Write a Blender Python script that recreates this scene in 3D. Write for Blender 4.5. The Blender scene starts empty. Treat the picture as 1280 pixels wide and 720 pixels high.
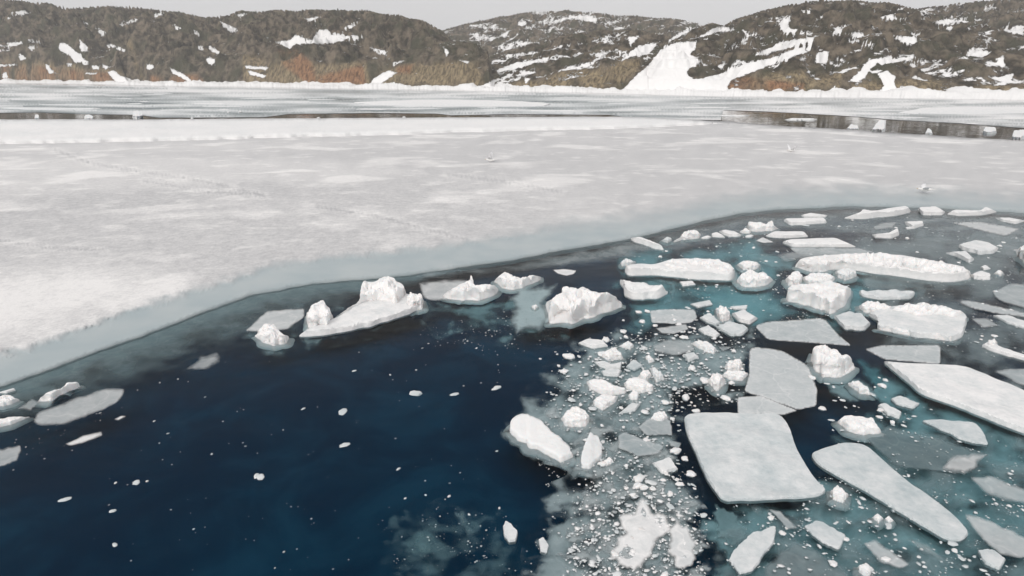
import bpy, bmesh, math, random
import numpy as np
from mathutils import Vector
from mathutils.geometry import delaunay_2d_cdt

random.seed(7)
rng = np.random.default_rng(7)
SC = bpy.context.scene
COL = SC.collection

# ------------------------------------------------------------------ camera
CAM_H = 9.0
PITCH = math.radians(20.0)
FPX = 763.0                      # focal length in pixels of a 1280 wide frame
SP, CP = math.sin(PITCH), math.cos(PITCH)


def ground(px, py, z=0.0):
    """Point at height z that is seen at pixel (px, py)."""
    px, py, z = np.asarray(px, float), np.asarray(py, float), np.asarray(z, float)
    u, v = (px - 640) / FPX, -(py - 360) / FPX
    dx, dy, dz = u, CP + v * SP, -SP + v * CP
    dz = np.minimum(dz, -1e-4)
    t = (z - CAM_H) / dz
    return np.stack([dx * t, dy * t, z + 0 * t], -1)


def pixel(P):
    """Pixel where the points P (n, 3) are seen."""
    x, y, z = P[..., 0], P[..., 1], P[..., 2] - CAM_H
    dep = np.maximum(y * CP - z * SP, 0.1)
    up = y * SP + z * CP
    return 640 + FPX * x / dep, 360 - FPX * up / dep, dep


# ------------------------------------------------------------------ noise
_perm = rng.permutation(256)
_perm = np.concatenate([_perm, _perm, _perm])
_grad = rng.normal(size=(256, 3))
_grad /= np.linalg.norm(_grad, axis=1)[:, None]


def perlin(P):
    P = np.asarray(P, float)
    i = np.floor(P).astype(int)
    f = P - i
    i = i & 255
    w = f * f * f * (f * (f * 6 - 15) + 10)
    out = 0
    for dx in (0, 1):
        for dy in (0, 1):
            for dz in (0, 1):
                h = _perm[_perm[_perm[(i[:, 0] + dx) & 255] + ((i[:, 1] + dy) & 255)] + ((i[:, 2] + dz) & 255)]
                g = _grad[h]
                d = (f - np.array([dx, dy, dz]))
                ww = (w[:, 0] if dx else 1 - w[:, 0]) * (w[:, 1] if dy else 1 - w[:, 1]) * (w[:, 2] if dz else 1 - w[:, 2])
                out = out + ww * (g * d).sum(1)
    return out * 1.5


def fbm(P, octaves=4, ridged=False):
    P = np.asarray(P, float)
    a, s, r = 1.0, 0.0, 0.0
    for k in range(octaves):
        n = perlin(P * 2 ** k + 17.3 * k)
        r = r + a * ((1 - 2 * np.abs(n)) if ridged else n)
        a *= 0.5
    return r


def worley(P):
    """Distance to the nearest jittered lattice point, and a random value of that cell."""
    P = np.asarray(P, float)
    i = np.floor(P).astype(int)
    best = np.full(len(P), 9.0)
    val = np.zeros(len(P))
    for dx in (-1, 0, 1):
        for dy in (-1, 0, 1):
            c0, c1 = i[:, 0] + dx, i[:, 1] + dy
            h = _perm[_perm[c0 & 255] + (c1 & 255)]
            jx, jy = _perm[h] / 255.0, _perm[h + 101] / 255.0
            d = np.hypot(c0 + jx - P[:, 0], c1 + jy - P[:, 1])
            m = d < best
            best[m] = d[m]
            val[m] = (_perm[h + 53] / 255.0)[m]
    return best, val


def inside(px, py, poly):
    """Which points lie inside a polygon."""
    poly = np.asarray(poly, float)
    r = np.zeros(px.shape, bool)
    n = len(poly)
    for k in range(n):
        x0, y0 = poly[k]
        x1, y1 = poly[(k + 1) % n]
        if y0 == y1:
            continue
        c = ((y0 > py) != (y1 > py)) & (px < (x1 - x0) * (py - y0) / (y1 - y0) + x0)
        r ^= c
    return r


def edge_distance(px, py, poly):
    poly = np.asarray(poly, float)
    best = np.full(px.shape, 1e9)
    n = len(poly)
    for k in range(n):
        a, b = poly[k], poly[(k + 1) % n]
        ab = b - a
        L = max((ab ** 2).sum(), 1e-9)
        t = np.clip(((px - a[0]) * ab[0] + (py - a[1]) * ab[1]) / L, 0, 1)
        best = np.minimum(best, np.hypot(px - a[0] - t * ab[0], py - a[1] - t * ab[1]))
    return best


def smooth(a, b, x):
    t = np.clip((x - a) / (b - a), 0, 1)
    return t * t * (3 - 2 * t)


# ------------------------------------------------------------------ objects
def tag(o, label=None, cat=None, group=None, kind=None):
    if label:
        o['label'] = label
    if cat:
        o['category'] = cat
    if group:
        o['group'] = group
    if kind:
        o['kind'] = kind
    return o


def link(name, V, F, mat, attrs=None, shade=True, parent=None):
    me = bpy.data.meshes.new(name)
    me.from_pydata([tuple(v) for v in V], [], [tuple(int(i) for i in f) for f in F])
    for k, a in (attrs or {}).items():
        at = me.attributes.new(k, 'FLOAT', 'POINT')
        at.data.foreach_set('value', np.asarray(a, np.float32))
    me.materials.append(mat)
    if shade:
        me.polygons.foreach_set('use_smooth', [True] * len(me.polygons))
    me.update()
    o = bpy.data.objects.new(name, me)
    COL.objects.link(o)
    if parent:
        o.parent = parent
    return o


def pts(s):
    return np.array([[float(c) for c in p.split(',')] for p in s.split()])


# ------------------------------------------------------------------ materials
def new_mat(name):
    m = bpy.data.materials.new(name)
    m.use_nodes = True
    nt = m.node_tree
    nt.nodes.clear()
    out = nt.nodes.new('ShaderNodeOutputMaterial')
    return m, nt, out


def N(nt, t, **kw):
    n = nt.nodes.new(t)
    for k, v in kw.items():
        if k in ('operation', 'blend_type', 'data_type', 'attribute_name', 'noise_dimensions', 'feature', 'normalize', 'distribution', 'sky_type', 'sun_disc', 'clamp', 'use_clamp'):
            setattr(n, k, v)
        else:
            n.inputs[k].default_value = v
    return n


def L(nt, a, b):
    nt.links.new(a, b)


def attr(nt, name):
    return N(nt, 'ShaderNodeAttribute', attribute_name=name).outputs['Fac']


def math_(nt, op, a, b=None, clamp=False):
    n = nt.nodes.new('ShaderNodeMath')
    n.operation = op
    n.use_clamp = clamp
    for k, x in enumerate((a, b)):
        if x is None:
            continue
        if isinstance(x, (int, float)):
            n.inputs[k].default_value = x
        else:
            nt.links.new(x, n.inputs[k])
    return n.outputs[0]


def ramp01(nt, x, a, b, lo=0.0, hi=1.0):
    n = nt.nodes.new('ShaderNodeMapRange')
    n.interpolation_type = 'SMOOTHSTEP'
    nt.links.new(x, n.inputs[0])
    for k, v in zip((1, 2, 3, 4), (a, b, lo, hi)):
        n.inputs[k].default_value = v
    return n.outputs[0]


def mix(nt, f, a, b):
    n = nt.nodes.new('ShaderNodeMix')
    n.data_type = 'RGBA'
    for k, x in ((0, f), (6, a), (7, b)):
        if isinstance(x, (tuple, float, int)):
            n.inputs[k].default_value = (*x, 1) if isinstance(x, tuple) else x
        else:
            nt.links.new(x, n.inputs[k])
    return n.outputs[2]


def coords(nt, scale=(1, 1, 1)):
    g = nt.nodes.new('ShaderNodeNewGeometry')
    m = nt.nodes.new('ShaderNodeMapping')
    m.inputs['Scale'].default_value = scale
    L(nt, g.outputs['Position'], m.inputs['Vector'])
    return m.outputs[0]


def noise(nt, vec, scale, detail=4, rough=0.55, dist=0.0):
    n = nt.nodes.new('ShaderNodeTexNoise')
    L(nt, vec, n.inputs['Vector'])
    n.inputs['Scale'].default_value = scale
    n.inputs['Detail'].default_value = detail
    n.inputs['Roughness'].default_value = rough
    n.inputs['Distortion'].default_value = dist
    return n.outputs[0]


def bump(nt, h, strength, distance):
    b = nt.nodes.new('ShaderNodeBump')
    b.inputs['Strength'].default_value = strength
    b.inputs['Distance'].default_value = distance
    L(nt, h, b.inputs['Height'])
    return b.outputs[0]


SNOW = (0.84, 0.83, 0.825)
GREY_ICE = (0.28, 0.35, 0.37)


def ice_material(name, fine=9.0, bump_d=0.03, mottle=0.25, rough=0.55):
    """Ice from bare grey (tone 0) to snow (tone 1), see-through where alpha is low."""
    m, nt, out = new_mat(name)
    p = coords(nt)
    n1, n2 = noise(nt, p, fine * 0.2, 5, 0.6), noise(nt, p, fine, 5, 0.65)
    t = math_(nt, 'ADD', attr(nt, 'tone'), math_(nt, 'MULTIPLY', math_(nt, 'SUBTRACT', n1, 0.5), mottle * 1.6))
    t = math_(nt, 'ADD', t, math_(nt, 'MULTIPLY', math_(nt, 'SUBTRACT', n2, 0.5), mottle), True)
    wv = nt.nodes.new('ShaderNodeTexNoise')
    wv.inputs['Scale'].default_value = 1.3
    L(nt, p, wv.inputs['Vector'])
    vm = nt.nodes.new('ShaderNodeVectorMath')
    L(nt, p, vm.inputs[0])
    L(nt, wv.outputs['Color'], vm.inputs[1])
    vo = nt.nodes.new('ShaderNodeTexVoronoi')
    vo.feature = 'DISTANCE_TO_EDGE'
    vo.inputs['Scale'].default_value = 0.8
    L(nt, vm.outputs[0], vo.inputs['Vector'])
    crack = ramp01(nt, vo.outputs[0], 0.0, 0.035, 0.16, 0.0)
    bub = ramp01(nt, noise(nt, p, 22.0, 2), 0.66, 0.74, 0.0, 0.22)
    t = math_(nt, 'ADD', t, math_(nt, 'ADD', crack, bub), True)
    c = mix(nt, t, GREY_ICE, SNOW)
    b = N(nt, 'ShaderNodeBsdfPrincipled', Roughness=rough)
    b.inputs['Specular IOR Level'].default_value = 0.25
    L(nt, c, b.inputs['Base Color'])
    h = math_(nt, 'ADD', math_(nt, 'MULTIPLY', n1, 1.5), n2)
    L(nt, bump(nt, h, 0.6, bump_d), b.inputs['Normal'])
    tr = N(nt, 'ShaderNodeBsdfTransparent')
    al = math_(nt, 'ADD', attr(nt, 'alpha'), math_(nt, 'MULTIPLY', math_(nt, 'SUBTRACT', n1, 0.5), math_(nt, 'MULTIPLY', math_(nt, 'SUBTRACT', 1.0, attr(nt, 'alpha')), 0.5)), True)
    mx = nt.nodes.new('ShaderNodeMixShader')
    L(nt, al, mx.inputs[0])
    L(nt, tr.outputs[0], mx.inputs[1])
    L(nt, b.outputs[0], mx.inputs[2])
    L(nt, mx.outputs[0], out.inputs['Surface'])
    return m


def opaque_ice_material(name, fine=9.0, bump_d=0.03, mottle=0.2, sss=0.0):
    m, nt, out = new_mat(name)
    p = coords(nt)
    n1, n2 = noise(nt, p, fine * 0.2, 5, 0.6), noise(nt, p, fine, 5, 0.65)
    t = math_(nt, 'ADD', attr(nt, 'tone'), math_(nt, 'MULTIPLY', math_(nt, 'SUBTRACT', n1, 0.5), mottle * 1.6))
    t = math_(nt, 'ADD', t, math_(nt, 'MULTIPLY', math_(nt, 'SUBTRACT', n2, 0.5), mottle), True)
    c = mix(nt, t, (0.40, 0.47, 0.49), SNOW)
    b = N(nt, 'ShaderNodeBsdfPrincipled', Roughness=0.6)
    b.inputs['Specular IOR Level'].default_value = 0.25
    L(nt, c, b.inputs['Base Color'])
    if sss:                                     # light soaks into the ice
        b.inputs['Subsurface Weight'].default_value = sss
        b.inputs['Subsurface Scale'].default_value = 0.12
        b.inputs['Subsurface Radius'].default_value = (0.7, 0.9, 1.0)
    L(nt, bump(nt, math_(nt, 'ADD', math_(nt, 'MULTIPLY', n1, 1.5), n2), 0.7, bump_d), b.inputs['Normal'])
    L(nt, b.outputs[0], out.inputs['Surface'])
    return m


def sheet_material():
    """Snow-dusted fast ice: soft drifts a few metres wide over grey ice, frost grain close by."""
    m, nt, out = new_mat('snow dusted sea ice')
    p = coords(nt)
    p2 = coords(nt, (0.75, 1.0, 1.0))
    drift = ramp01(nt, noise(nt, p2, 0.16, 3, 0.5, 0.4), 0.52, 0.66)
    drift2 = ramp01(nt, noise(nt, p2, 0.5, 3, 0.55, 0.3), 0.55, 0.70)
    broad = noise(nt, p, 0.035, 3, 0.5)
    grain = noise(nt, p, 2.6, 4, 0.75)
    grit = noise(nt, p, 9.0, 2, 0.6)
    t = attr(nt, 'tone')
    t = math_(nt, 'ADD', t, math_(nt, 'MULTIPLY', drift, 0.42))
    t = math_(nt, 'ADD', t, math_(nt, 'MULTIPLY', drift2, 0.30))
    t = math_(nt, 'ADD', t, math_(nt, 'MULTIPLY', math_(nt, 'SUBTRACT', broad, 0.5), 0.35))
    g = math_(nt, 'ADD', math_(nt, 'MULTIPLY', math_(nt, 'SUBTRACT', grain, 0.5), 1.0), math_(nt, 'MULTIPLY', math_(nt, 'SUBTRACT', grit, 0.5), 0.6))
    g = math_(nt, 'MULTIPLY', g, attr(nt, 'frost'))
    t = math_(nt, 'MULTIPLY', math_(nt, 'ADD', t, g, True), attr(nt, 'dry'))
    c = mix(nt, t, (0.44, 0.44, 0.45), (0.82, 0.805, 0.795))
    wet = mix(nt, ramp01(nt, noise(nt, p, 0.5, 4), 0.3, 0.7), (0.36, 0.42, 0.44), (0.43, 0.475, 0.485))
    c = mix(nt, attr(nt, 'dry'), wet, c)
    b = N(nt, 'ShaderNodeBsdfPrincipled')
    b.inputs['Specular IOR Level'].default_value = 0.2
    L(nt, ramp01(nt, attr(nt, 'dry'), 0.0, 1.0, 0.35, 0.8), b.inputs['Roughness'])
    L(nt, c, b.inputs['Base Color'])
    h = math_(nt, 'MULTIPLY', math_(nt, 'ADD', grain, math_(nt, 'MULTIPLY', grit, 0.5)), attr(nt, 'dry'))
    L(nt, bump(nt, h, 0.5, 0.05), b.inputs['Normal'])
    tr = N(nt, 'ShaderNodeBsdfTransparent')
    mx = nt.nodes.new('ShaderNodeMixShader')
    L(nt, attr(nt, 'alpha'), mx.inputs[0])
    L(nt, tr.outputs[0], mx.inputs[1])
    L(nt, b.outputs[0], mx.inputs[2])
    L(nt, mx.outputs[0], out.inputs['Surface'])
    return m


def water_material():
    m, nt, out = new_mat('sea water')
    p = coords(nt, (0.5, 1.0, 1.0))
    h = math_(nt, 'ADD', noise(nt, p, 1.3, 2, 0.5, 0.3), math_(nt, 'MULTIPLY', noise(nt, p, 0.25, 2), 2.0))
    nrm = bump(nt, h, 0.35, 0.05)
    gl = N(nt, 'ShaderNodeBsdfGlossy', Roughness=0.04)
    L(nt, nrm, gl.inputs['Normal'])
    fr = N(nt, 'ShaderNodeFresnel', IOR=1.333)
    L(nt, nrm, fr.inputs['Normal'])
    tr = N(nt, 'ShaderNodeBsdfTransparent')
    tr.inputs[0].default_value = (0.94, 0.97, 0.98, 1)
    mx = nt.nodes.new('ShaderNodeMixShader')
    L(nt, math_(nt, 'MULTIPLY', math_(nt, 'POWER', fr.outputs[0], 1.68), WATER_GLOSS, True), mx.inputs[0])
    L(nt, tr.outputs[0], mx.inputs[1])
    L(nt, gl.outputs[0], mx.inputs[2])
    L(nt, mx.outputs[0], out.inputs['Surface'])
    # the water takes out red first, then green
    va = N(nt, 'ShaderNodeVolumeAbsorption', Density=1.0)
    va.inputs['Color'].default_value = WATER_COLOR
    va.inputs['Density'].default_value = WATER_ABSORB
    L(nt, va.outputs[0], out.inputs['Volume'])
    return m


def deep_material():
    m, nt, out = new_mat('deep water')
    p = coords(nt)
    n = ramp01(nt, noise(nt, p, 0.33, 4, 0.6, 0.6), 0.35, 0.75)
    c = mix(nt, n, DEEP_A, DEEP_B)
    b = N(nt, 'ShaderNodeBsdfDiffuse')
    L(nt, c, b.inputs['Color'])
    L(nt, b.outputs[0], out.inputs['Surface'])
    return m


def hill_material():
    m, nt, out = new_mat('tundra rock and snow')
    p = coords(nt)
    pv = coords(nt, (1.0, 1.0, 0.14))
    a = noise(nt, p, 0.30, 4, 0.58)
    bq = noise(nt, p, 0.08, 4, 0.6)
    v = noise(nt, pv, 0.9, 5, 0.65, 0.5)
    heath = mix(nt, ramp01(nt, math_(nt, 'ADD', math_(nt, 'MULTIPLY', a, 0.6), math_(nt, 'MULTIPLY', noise(nt, p, 0.13, 4, 0.6, 0.5), 0.4)), 0.40, 0.62), (0.040, 0.033, 0.024), (0.215, 0.175, 0.130))
    heath = mix(nt, ramp01(nt, bq, 0.45, 0.7), heath, (0.072, 0.070, 0.044))
    cliff = mix(nt, ramp01(nt, v, 0.3, 0.68), (0.085, 0.066, 0.042), (0.42, 0.33, 0.205))
    rust = mix(nt, ramp01(nt, v, 0.3, 0.7), (0.12, 0.066, 0.038), (0.42, 0.235, 0.130))
    c = mix(nt, attr(nt, 'cliff'), heath, cliff)
    c = mix(nt, attr(nt, 'rust'), c, rust)
    fs = noise(nt, coords(nt, (1.0, 1.0, 1.6)), 0.55, 6, 0.7)
    s = math_(nt, 'ADD', attr(nt, 'snow'), math_(nt, 'MULTIPLY', math_(nt, 'SUBTRACT', fs, 0.5), 1.5))
    c = mix(nt, ramp01(nt, s, 0.44, 0.58), c, SNOW)
    b = N(nt, 'ShaderNodeBsdfPrincipled', Roughness=0.85)
    b.inputs['Specular IOR Level'].default_value = 0.1
    L(nt, c, b.inputs['Base Color'])
    L(nt, bump(nt, math_(nt, 'MULTIPLY', math_(nt, 'ADD', a, v), ramp01(nt, s, 0.44, 0.58, 1.0, 0.15)), 0.9, 1.7), b.inputs['Normal'])
    L(nt, b.outputs[0], out.inputs['Surface'])
    return m


WATER_GLOSS = 2.1
WATER_COLOR = (0.2, 0.81, 0.885, 1)
WATER_ABSORB = 1.05
DEEP_A = (0.007, 0.044, 0.088)
DEEP_B = (0.026, 0.098, 0.160)

M_ICE = ice_material('bare and wet ice', 9.0, 0.02, 0.4, 0.4)
M_CHUNK = opaque_ice_material('white glacier ice', 9.0, 0.025, 0.16, 0.5)
M_FLOE = opaque_ice_material('snowy floe ice', 7.0, 0.03, 0.75)
M_FAR = ice_material('distant pack ice', 0.8, 0.02, 0.3)
M_SNOWBANK = opaque_ice_material('shore snow', 1.0, 0.2, 0.12)
M_SHEET = sheet_material()
M_WATER = water_material()
M_DEEP = deep_material()
M_HILL = hill_material()

# ------------------------------------------------------------------ ice builder
def densify(poly, step):
    out = []
    n = len(poly)
    for k in range(n):
        a, b = poly[k], poly[(k + 1) % n]
        m = max(1, int(round(np.hypot(*(b - a)) / step)))
        for j in range(m):
            out.append(a + (b - a) * j / m)
    return np.array(out)


def round_corners(poly, times=1):
    cut = max(0.8, 0.03 * (poly.max(0) - poly.min(0)).max())
    for _ in range(times):
        nx = np.roll(poly, -1, 0)
        f = np.minimum(0.22, cut / np.maximum(np.hypot(*(nx - poly).T), 1e-6))[:, None]
        poly = np.stack([(1 - f) * poly + f * nx, f * poly + (1 - f) * nx], 1).reshape(-1, 2)
        cut *= 0.4
    return poly


def triangulate(poly, step, aspect=0.6):
    """Boundary polygon plus interior points -> points and triangles (2D)."""
    x0, y0 = poly.min(0)
    x1, y1 = poly.max(0)
    gx = np.arange(x0, x1, step)
    gy = np.arange(y0, y1, step * aspect)
    X, Y = np.meshgrid(gx, gy)
    X = X + (np.arange(len(gy)) % 2)[:, None] * step * 0.5
    X = (X + rng.uniform(-.2, .2, X.shape) * step).ravel()
    Y = (Y + rng.uniform(-.2, .2, Y.shape) * step * aspect).ravel()
    ok = inside(X, Y, poly) & (edge_distance(X, Y, poly) > 0.45 * step)
    P = np.concatenate([poly, np.stack([X[ok], Y[ok]], 1)])
    n = len(poly)
    r = delaunay_2d_cdt([Vector(p) for p in P], [(k, (k + 1) % n) for k in range(n)], [list(range(n))], 1, 1e-5)
    V = np.array([tuple(v) for v in r[0]])
    return V, [tuple(f) for f in r[2]]


def column_bottom(px, poly):
    """Lowest outline row (largest y) at each px."""
    best = np.full(px.shape, -1e9)
    n = len(poly)
    for k in range(n):
        a, b = poly[k], poly[(k + 1) % n]
        if abs(a[0] - b[0]) < 1e-9:
            continue
        t = (px - a[0]) / (b[0] - a[0])
        ok = (t >= -1e-6) & (t <= 1 + 1e-6)
        y = a[1] + t * (b[1] - a[1])
        best = np.where(ok, np.maximum(best, y), best)
    return best


def build_ice(name, poly, h=0.15, slope=0.0, lump=0.0, lump_size=0.5, tone=0.8, mat=None, z0=0.0, alpha=1.0, soft=0.0,
              foot=0.1, depth=0.35, step=None, jag=0.045, rounding=1, parent=None, rim=0.0, uneven=0.0, crisp=0.6):
    """One piece of ice from its waterline outline.  The near side stands up as a wall of height h, then the top runs on
    (rising by `slope`) to the far side; lumps are added on top, and a foot spreads under the water."""
    poly = np.asarray(poly, float)
    size = poly.max(0) - poly.min(0)
    if step is None:
        step = float(np.clip(size.max() / 36, 0.65, 3.0))
    poly = round_corners(poly, rounding)
    poly = densify(poly, step)
    c = poly.mean(0)
    d = poly - c
    nrm = d / np.maximum(np.linalg.norm(d, axis=1), 1e-6)[:, None]
    q = np.concatenate([poly * 6.0 / max(size.max(), 1), np.full((len(poly), 1), poly[0, 0] * .37)], 1)
    poly = poly + nrm * (fbm(q, 3) * jag * size.min())[:, None] * np.array([1, 1])
    V2, F = triangulate(poly, step)
    px, py = V2[:, 0], V2[:, 1]
    base = ground(px, py, z0)
    dep = base[:, 1] * CP + (CAM_H - z0) * SP
    mpp = dep / (FPX * CP)                       # metres of height per pixel row
    bot = np.maximum(column_bottom(px, poly), py)
    rise = (bot - py) * mpp
    wall = np.minimum(rise * 0.93, h)
    z = wall + slope * np.maximum(rise - h, 0)
    G = ground(px, py, z0 + z)
    ed = edge_distance(px, py, poly) * mpp        # metres, roughly
    q3 = np.concatenate([G[:, :2], np.full((len(G), 1), poly[0, 1] * .11)], 1)
    if lump:
        q3[:, 1] += 1.3 * z
        q3[:, 2] += 0.8 * z
        w, val = worley(q3[:, :2] / lump_size + poly[0, 0])
        f = smooth(0.0, 0.35 * lump_size, rise) * (0.35 + 0.65 * smooth(0, 0.4 * lump_size, ed))
        z = z + lump * f * (0.9 * (val - 0.35) + 0.7 * (0.45 - w) + 0.5 * fbm(q3 / lump_size * 1.7, 3))
        w2, val2 = worley(q3[:, :2] / (lump_size * 0.38) + poly[0, 1])
        z = z + lump * f * (0.30 * (val2 - 0.4) + 0.35 * (0.45 - w2))
        G[:, :2] += (fbm(q3 / lump_size * 1.3 + 5, 2) * 0.30 * lump * f)[:, None] * np.array([[0.6, 1.0]])
        G[:, 1] -= (0.45 - w) * 0.5 * lump * f
    if uneven:
        z = z + uneven * (fbm(q3 * 0.9, 4)) * smooth(0, .3, ed)
    if rim:
        z = z + rim * (1 - smooth(0.0, 0.35, ed)) * (0.5 + fbm(q3 * 2.5, 2))
    z = np.maximum(z, 0.0 if h > 0.02 else -1)
    G[:, 2] = z0 + z
    t = np.full(len(G), tone) if np.isscalar(tone) else tone(px, py, ed)
    if h > 0.05:                                  # washed, bluer band at the waterline
        t = t - 0.16 * (1 - smooth(0.0, 0.06, z))
    al = np.full(len(G), alpha)
    if soft:
        e2 = edge_distance(px, py, poly)
        al = alpha * smooth(-0.2, soft, e2 * (1 + 0.5 * fbm(q3 * 2.0, 3)))
    bm = bmesh.new()
    la = bm.verts.layers.float.new('alpha')
    lt = bm.verts.layers.float.new('tone')
    vs = []
    for k in range(len(G)):
        v = bm.verts.new(G[k])
        v[la], v[lt] = al[k], t[k]
        vs.append(v)
    for f in F:
        try:
            bm.faces.new([vs[i] for i in f])
        except ValueError:
            pass
    loose = [v for v in bm.verts if not v.link_faces]
    bmesh.ops.delete(bm, geom=loose, context='VERTS')
    bmesh.ops.recalc_face_normals(bm, faces=bm.faces)
    if sum(f.normal.z for f in bm.faces) < 0:
        bmesh.ops.reverse_faces(bm, faces=bm.faces)
    cen = Vector((float(G[:, 0].mean()), float(G[:, 1].mean()), 0))
    levels = [(z0 - 0.015, 0.01), (z0 - 0.5 * depth, foot), (z0 - depth, foot * 0.4)] if depth > 0.08 else [(z0 - depth, 0.0)]
    for zz, spread in levels:
        be = [e for e in bm.edges if len(e.link_faces) == 1]
        r = bmesh.ops.extrude_edge_only(bm, edges=be)
        for v in [g for g in r['geom'] if isinstance(g, bmesh.types.BMVert)]:
            o = Vector((v.co.x - cen.x, v.co.y - cen.y, 0))
            o = o.normalized() if o.length > 1e-6 else o
            v.co += o * spread
            v.co.z = zz
            v[lt] = max(0.0, v[lt] - 0.1)
    be = [e for e in bm.edges if len(e.link_faces) == 1]
    bmesh.ops.holes_fill(bm, edges=be, sides=0)
    bmesh.ops.recalc_face_normals(bm, faces=bm.faces)
    me = bpy.data.meshes.new(name)
    org = Vector((cen.x, cen.y, z0))
    bmesh.ops.translate(bm, verts=bm.verts, vec=-org)
    for f in bm.faces:
        f.smooth = True
    for e in bm.edges:                            # broken edges stay crisp
        if e.calc_face_angle(0.0) > crisp:
            e.smooth = False
    bm.to_mesh(me)
    bm.free()
    me.materials.append(mat or M_CHUNK)
    o = bpy.data.objects.new(name, me)
    COL.objects.link(o)
    if parent is not None:
        o.parent = parent
        o.location = org - parent.location
    else:
        o.location = org
    return o


def px_height_m(poly):
    """Height in metres that the outline's pixel height would stand for."""
    y = poly[:, 1].max()
    x = poly[:, 0].mean()
    g = ground(x, y)
    dep = g[1] * CP + CAM_H * SP
    return (poly[:, 1].max() - poly[:, 1].min()) * dep / (FPX * CP)


_z = [0]


def chunk(poly, label=None, frac=0.45, tone=1.0, cat='ice chunk', name='ice_chunk', parent=None, lump=1.0, **kw):
    """A lump of white ice standing out of the water."""
    poly = pts(poly) if isinstance(poly, str) else poly
    H = px_height_m(poly)
    W = H * 1.0
    o = build_ice(name, poly, h=H * frac * 0.72, slope=0.22, lump=0.42 * H * frac * lump, lump_size=max(0.10, 0.42 * W), tone=tone,
                  mat=M_CHUNK, foot=min(0.14, 0.16 * H + .02), depth=0.12, jag=0.06, parent=parent, **kw)
    if label:
        tag(o, label, cat)
    return o


def floe(poly, label=None, h=0.12, tone=0.7, cat='ice floe', name='ice_floe', parent=None, **kw):
    """A flat floe with a dry top a hand above the water."""
    poly = pts(poly) if isinstance(poly, str) else poly
    H = px_height_m(poly)
    kw.setdefault('uneven', 0.03)
    kw.setdefault('foot', 0.05)
    kw.setdefault('depth', 0.06)
    kw.setdefault('rounding', 2)
    o = build_ice(name, poly, h=min(h, 0.4 * H), slope=0.0, tone=tone, mat=M_FLOE, parent=parent, **kw)
    if label:
        tag(o, label, cat)
    return o


def plate(poly, label=None, tone=0.25, alpha=0.85, soft=2.0, cat='ice plate', name='ice_plate', z=None, **kw):
    """A thin plate of bare ice awash at the surface."""
    poly = pts(poly) if isinstance(poly, str) else poly
    _z[0] += 1
    zz = 0.006 + 0.0023 * (_z[0] % 17) if z is None else z
    kw.setdefault('depth', 0.03)
    tn = tone
    tone = lambda px, py, ed: tn + 0.16 * np.exp(-(ed / 0.07) ** 2)
    o = build_ice(name, poly, h=0.0, tone=tone, mat=M_ICE, z0=zz, alpha=alpha, soft=soft, foot=0.0, **kw)
    if label:
        tag(o, label, cat)
    return o


def sunken(poly, label=None, tone=0.8, alpha=0.8, soft=6.0, z=-0.25, **kw):
    """Ice that floats just under the surface."""
    kw.setdefault('jag', 0.12)
    return plate(poly, label, tone, alpha, soft, cat='sunken ice', name='sunken_ice', z=z, **kw)
SKY_STRENGTH = 0.12
CLOUD_A, CLOUD_B = (5.7, 5.65, 5.75), (6.5, 6.45, 6.5)
SUN_POWER = 1.3
EXPOSURE = 0.12
HAZE = 0.00035

# ------------------------------------------------------------------ light, sky, camera
SUN_EL, SUN_AZ = math.radians(38), math.radians(-150)    # azimuth from +Y towards +X: behind the camera on the left
world = bpy.data.worlds.new('World')
SC.world = world
world.use_nodes = True
nt = world.node_tree
nt.nodes.clear()
wo = nt.nodes.new('ShaderNodeOutputWorld')
sky = nt.nodes.new('ShaderNodeTexSky')
sky.sky_type = 'NISHITA'
sky.sun_disc = False
sky.sun_elevation = SUN_EL
sky.sun_rotation = SUN_AZ
sky.dust_density = 4.0
hs = nt.nodes.new('ShaderNodeHueSaturation')             # a closed cloud deck: the blue is gone
hs.inputs['Saturation'].default_value = 0.10
L(nt, sky.outputs[0], hs.inputs['Color'])
tc = nt.nodes.new('ShaderNodeTexCoord')
cl = nt.nodes.new('ShaderNodeTexNoise')
cl.inputs['Scale'].default_value = 2.2
cl.inputs['Detail'].default_value = 5
L(nt, tc.outputs['Generated'], cl.inputs['Vector'])
deck = mix(nt, ramp01(nt, cl.outputs[0], 0.3, 0.7), CLOUD_A, CLOUD_B)
mixd = mix(nt, 0.8, hs.outputs[0], deck)
bg = nt.nodes.new('ShaderNodeBackground')
bg.inputs['Strength'].default_value = SKY_STRENGTH
L(nt, mixd, bg.inputs['Color'])
L(nt, bg.outputs[0], wo.inputs['Surface'])

sl = bpy.data.lights.new('sun', 'SUN')
sl.energy = SUN_POWER
sl.angle = math.radians(25)
sl.color = (1.0, 0.96, 0.91)
so = bpy.data.objects.new('sun', sl)
COL.objects.link(so)
sd = Vector((math.sin(SUN_AZ) * math.cos(SUN_EL), math.cos(SUN_AZ) * math.cos(SUN_EL), math.sin(SUN_EL)))
so.rotation_euler = sd.to_track_quat('Z', 'Y').to_euler()

cd = bpy.data.cameras.new('camera')
cd.sensor_width = 36
cd.lens = 36 * FPX / 1280
cd.clip_end = 6000
co = bpy.data.objects.new('camera', cd)
COL.objects.link(co)
co.location = (0, 0, CAM_H)
co.rotation_euler = (math.radians(90) - PITCH, 0, 0)
SC.camera = co
SC.view_settings.view_transform = 'Standard'
SC.view_settings.look = 'None'
SC.view_settings.exposure = EXPOSURE
SC.view_settings.gamma = 1
SC.cycles.transparent_max_bounces = 24
SC.cycles.max_bounces = 6
SC.cycles.diffuse_bounces = 3
SC.cycles.volume_bounces = 1


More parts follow.
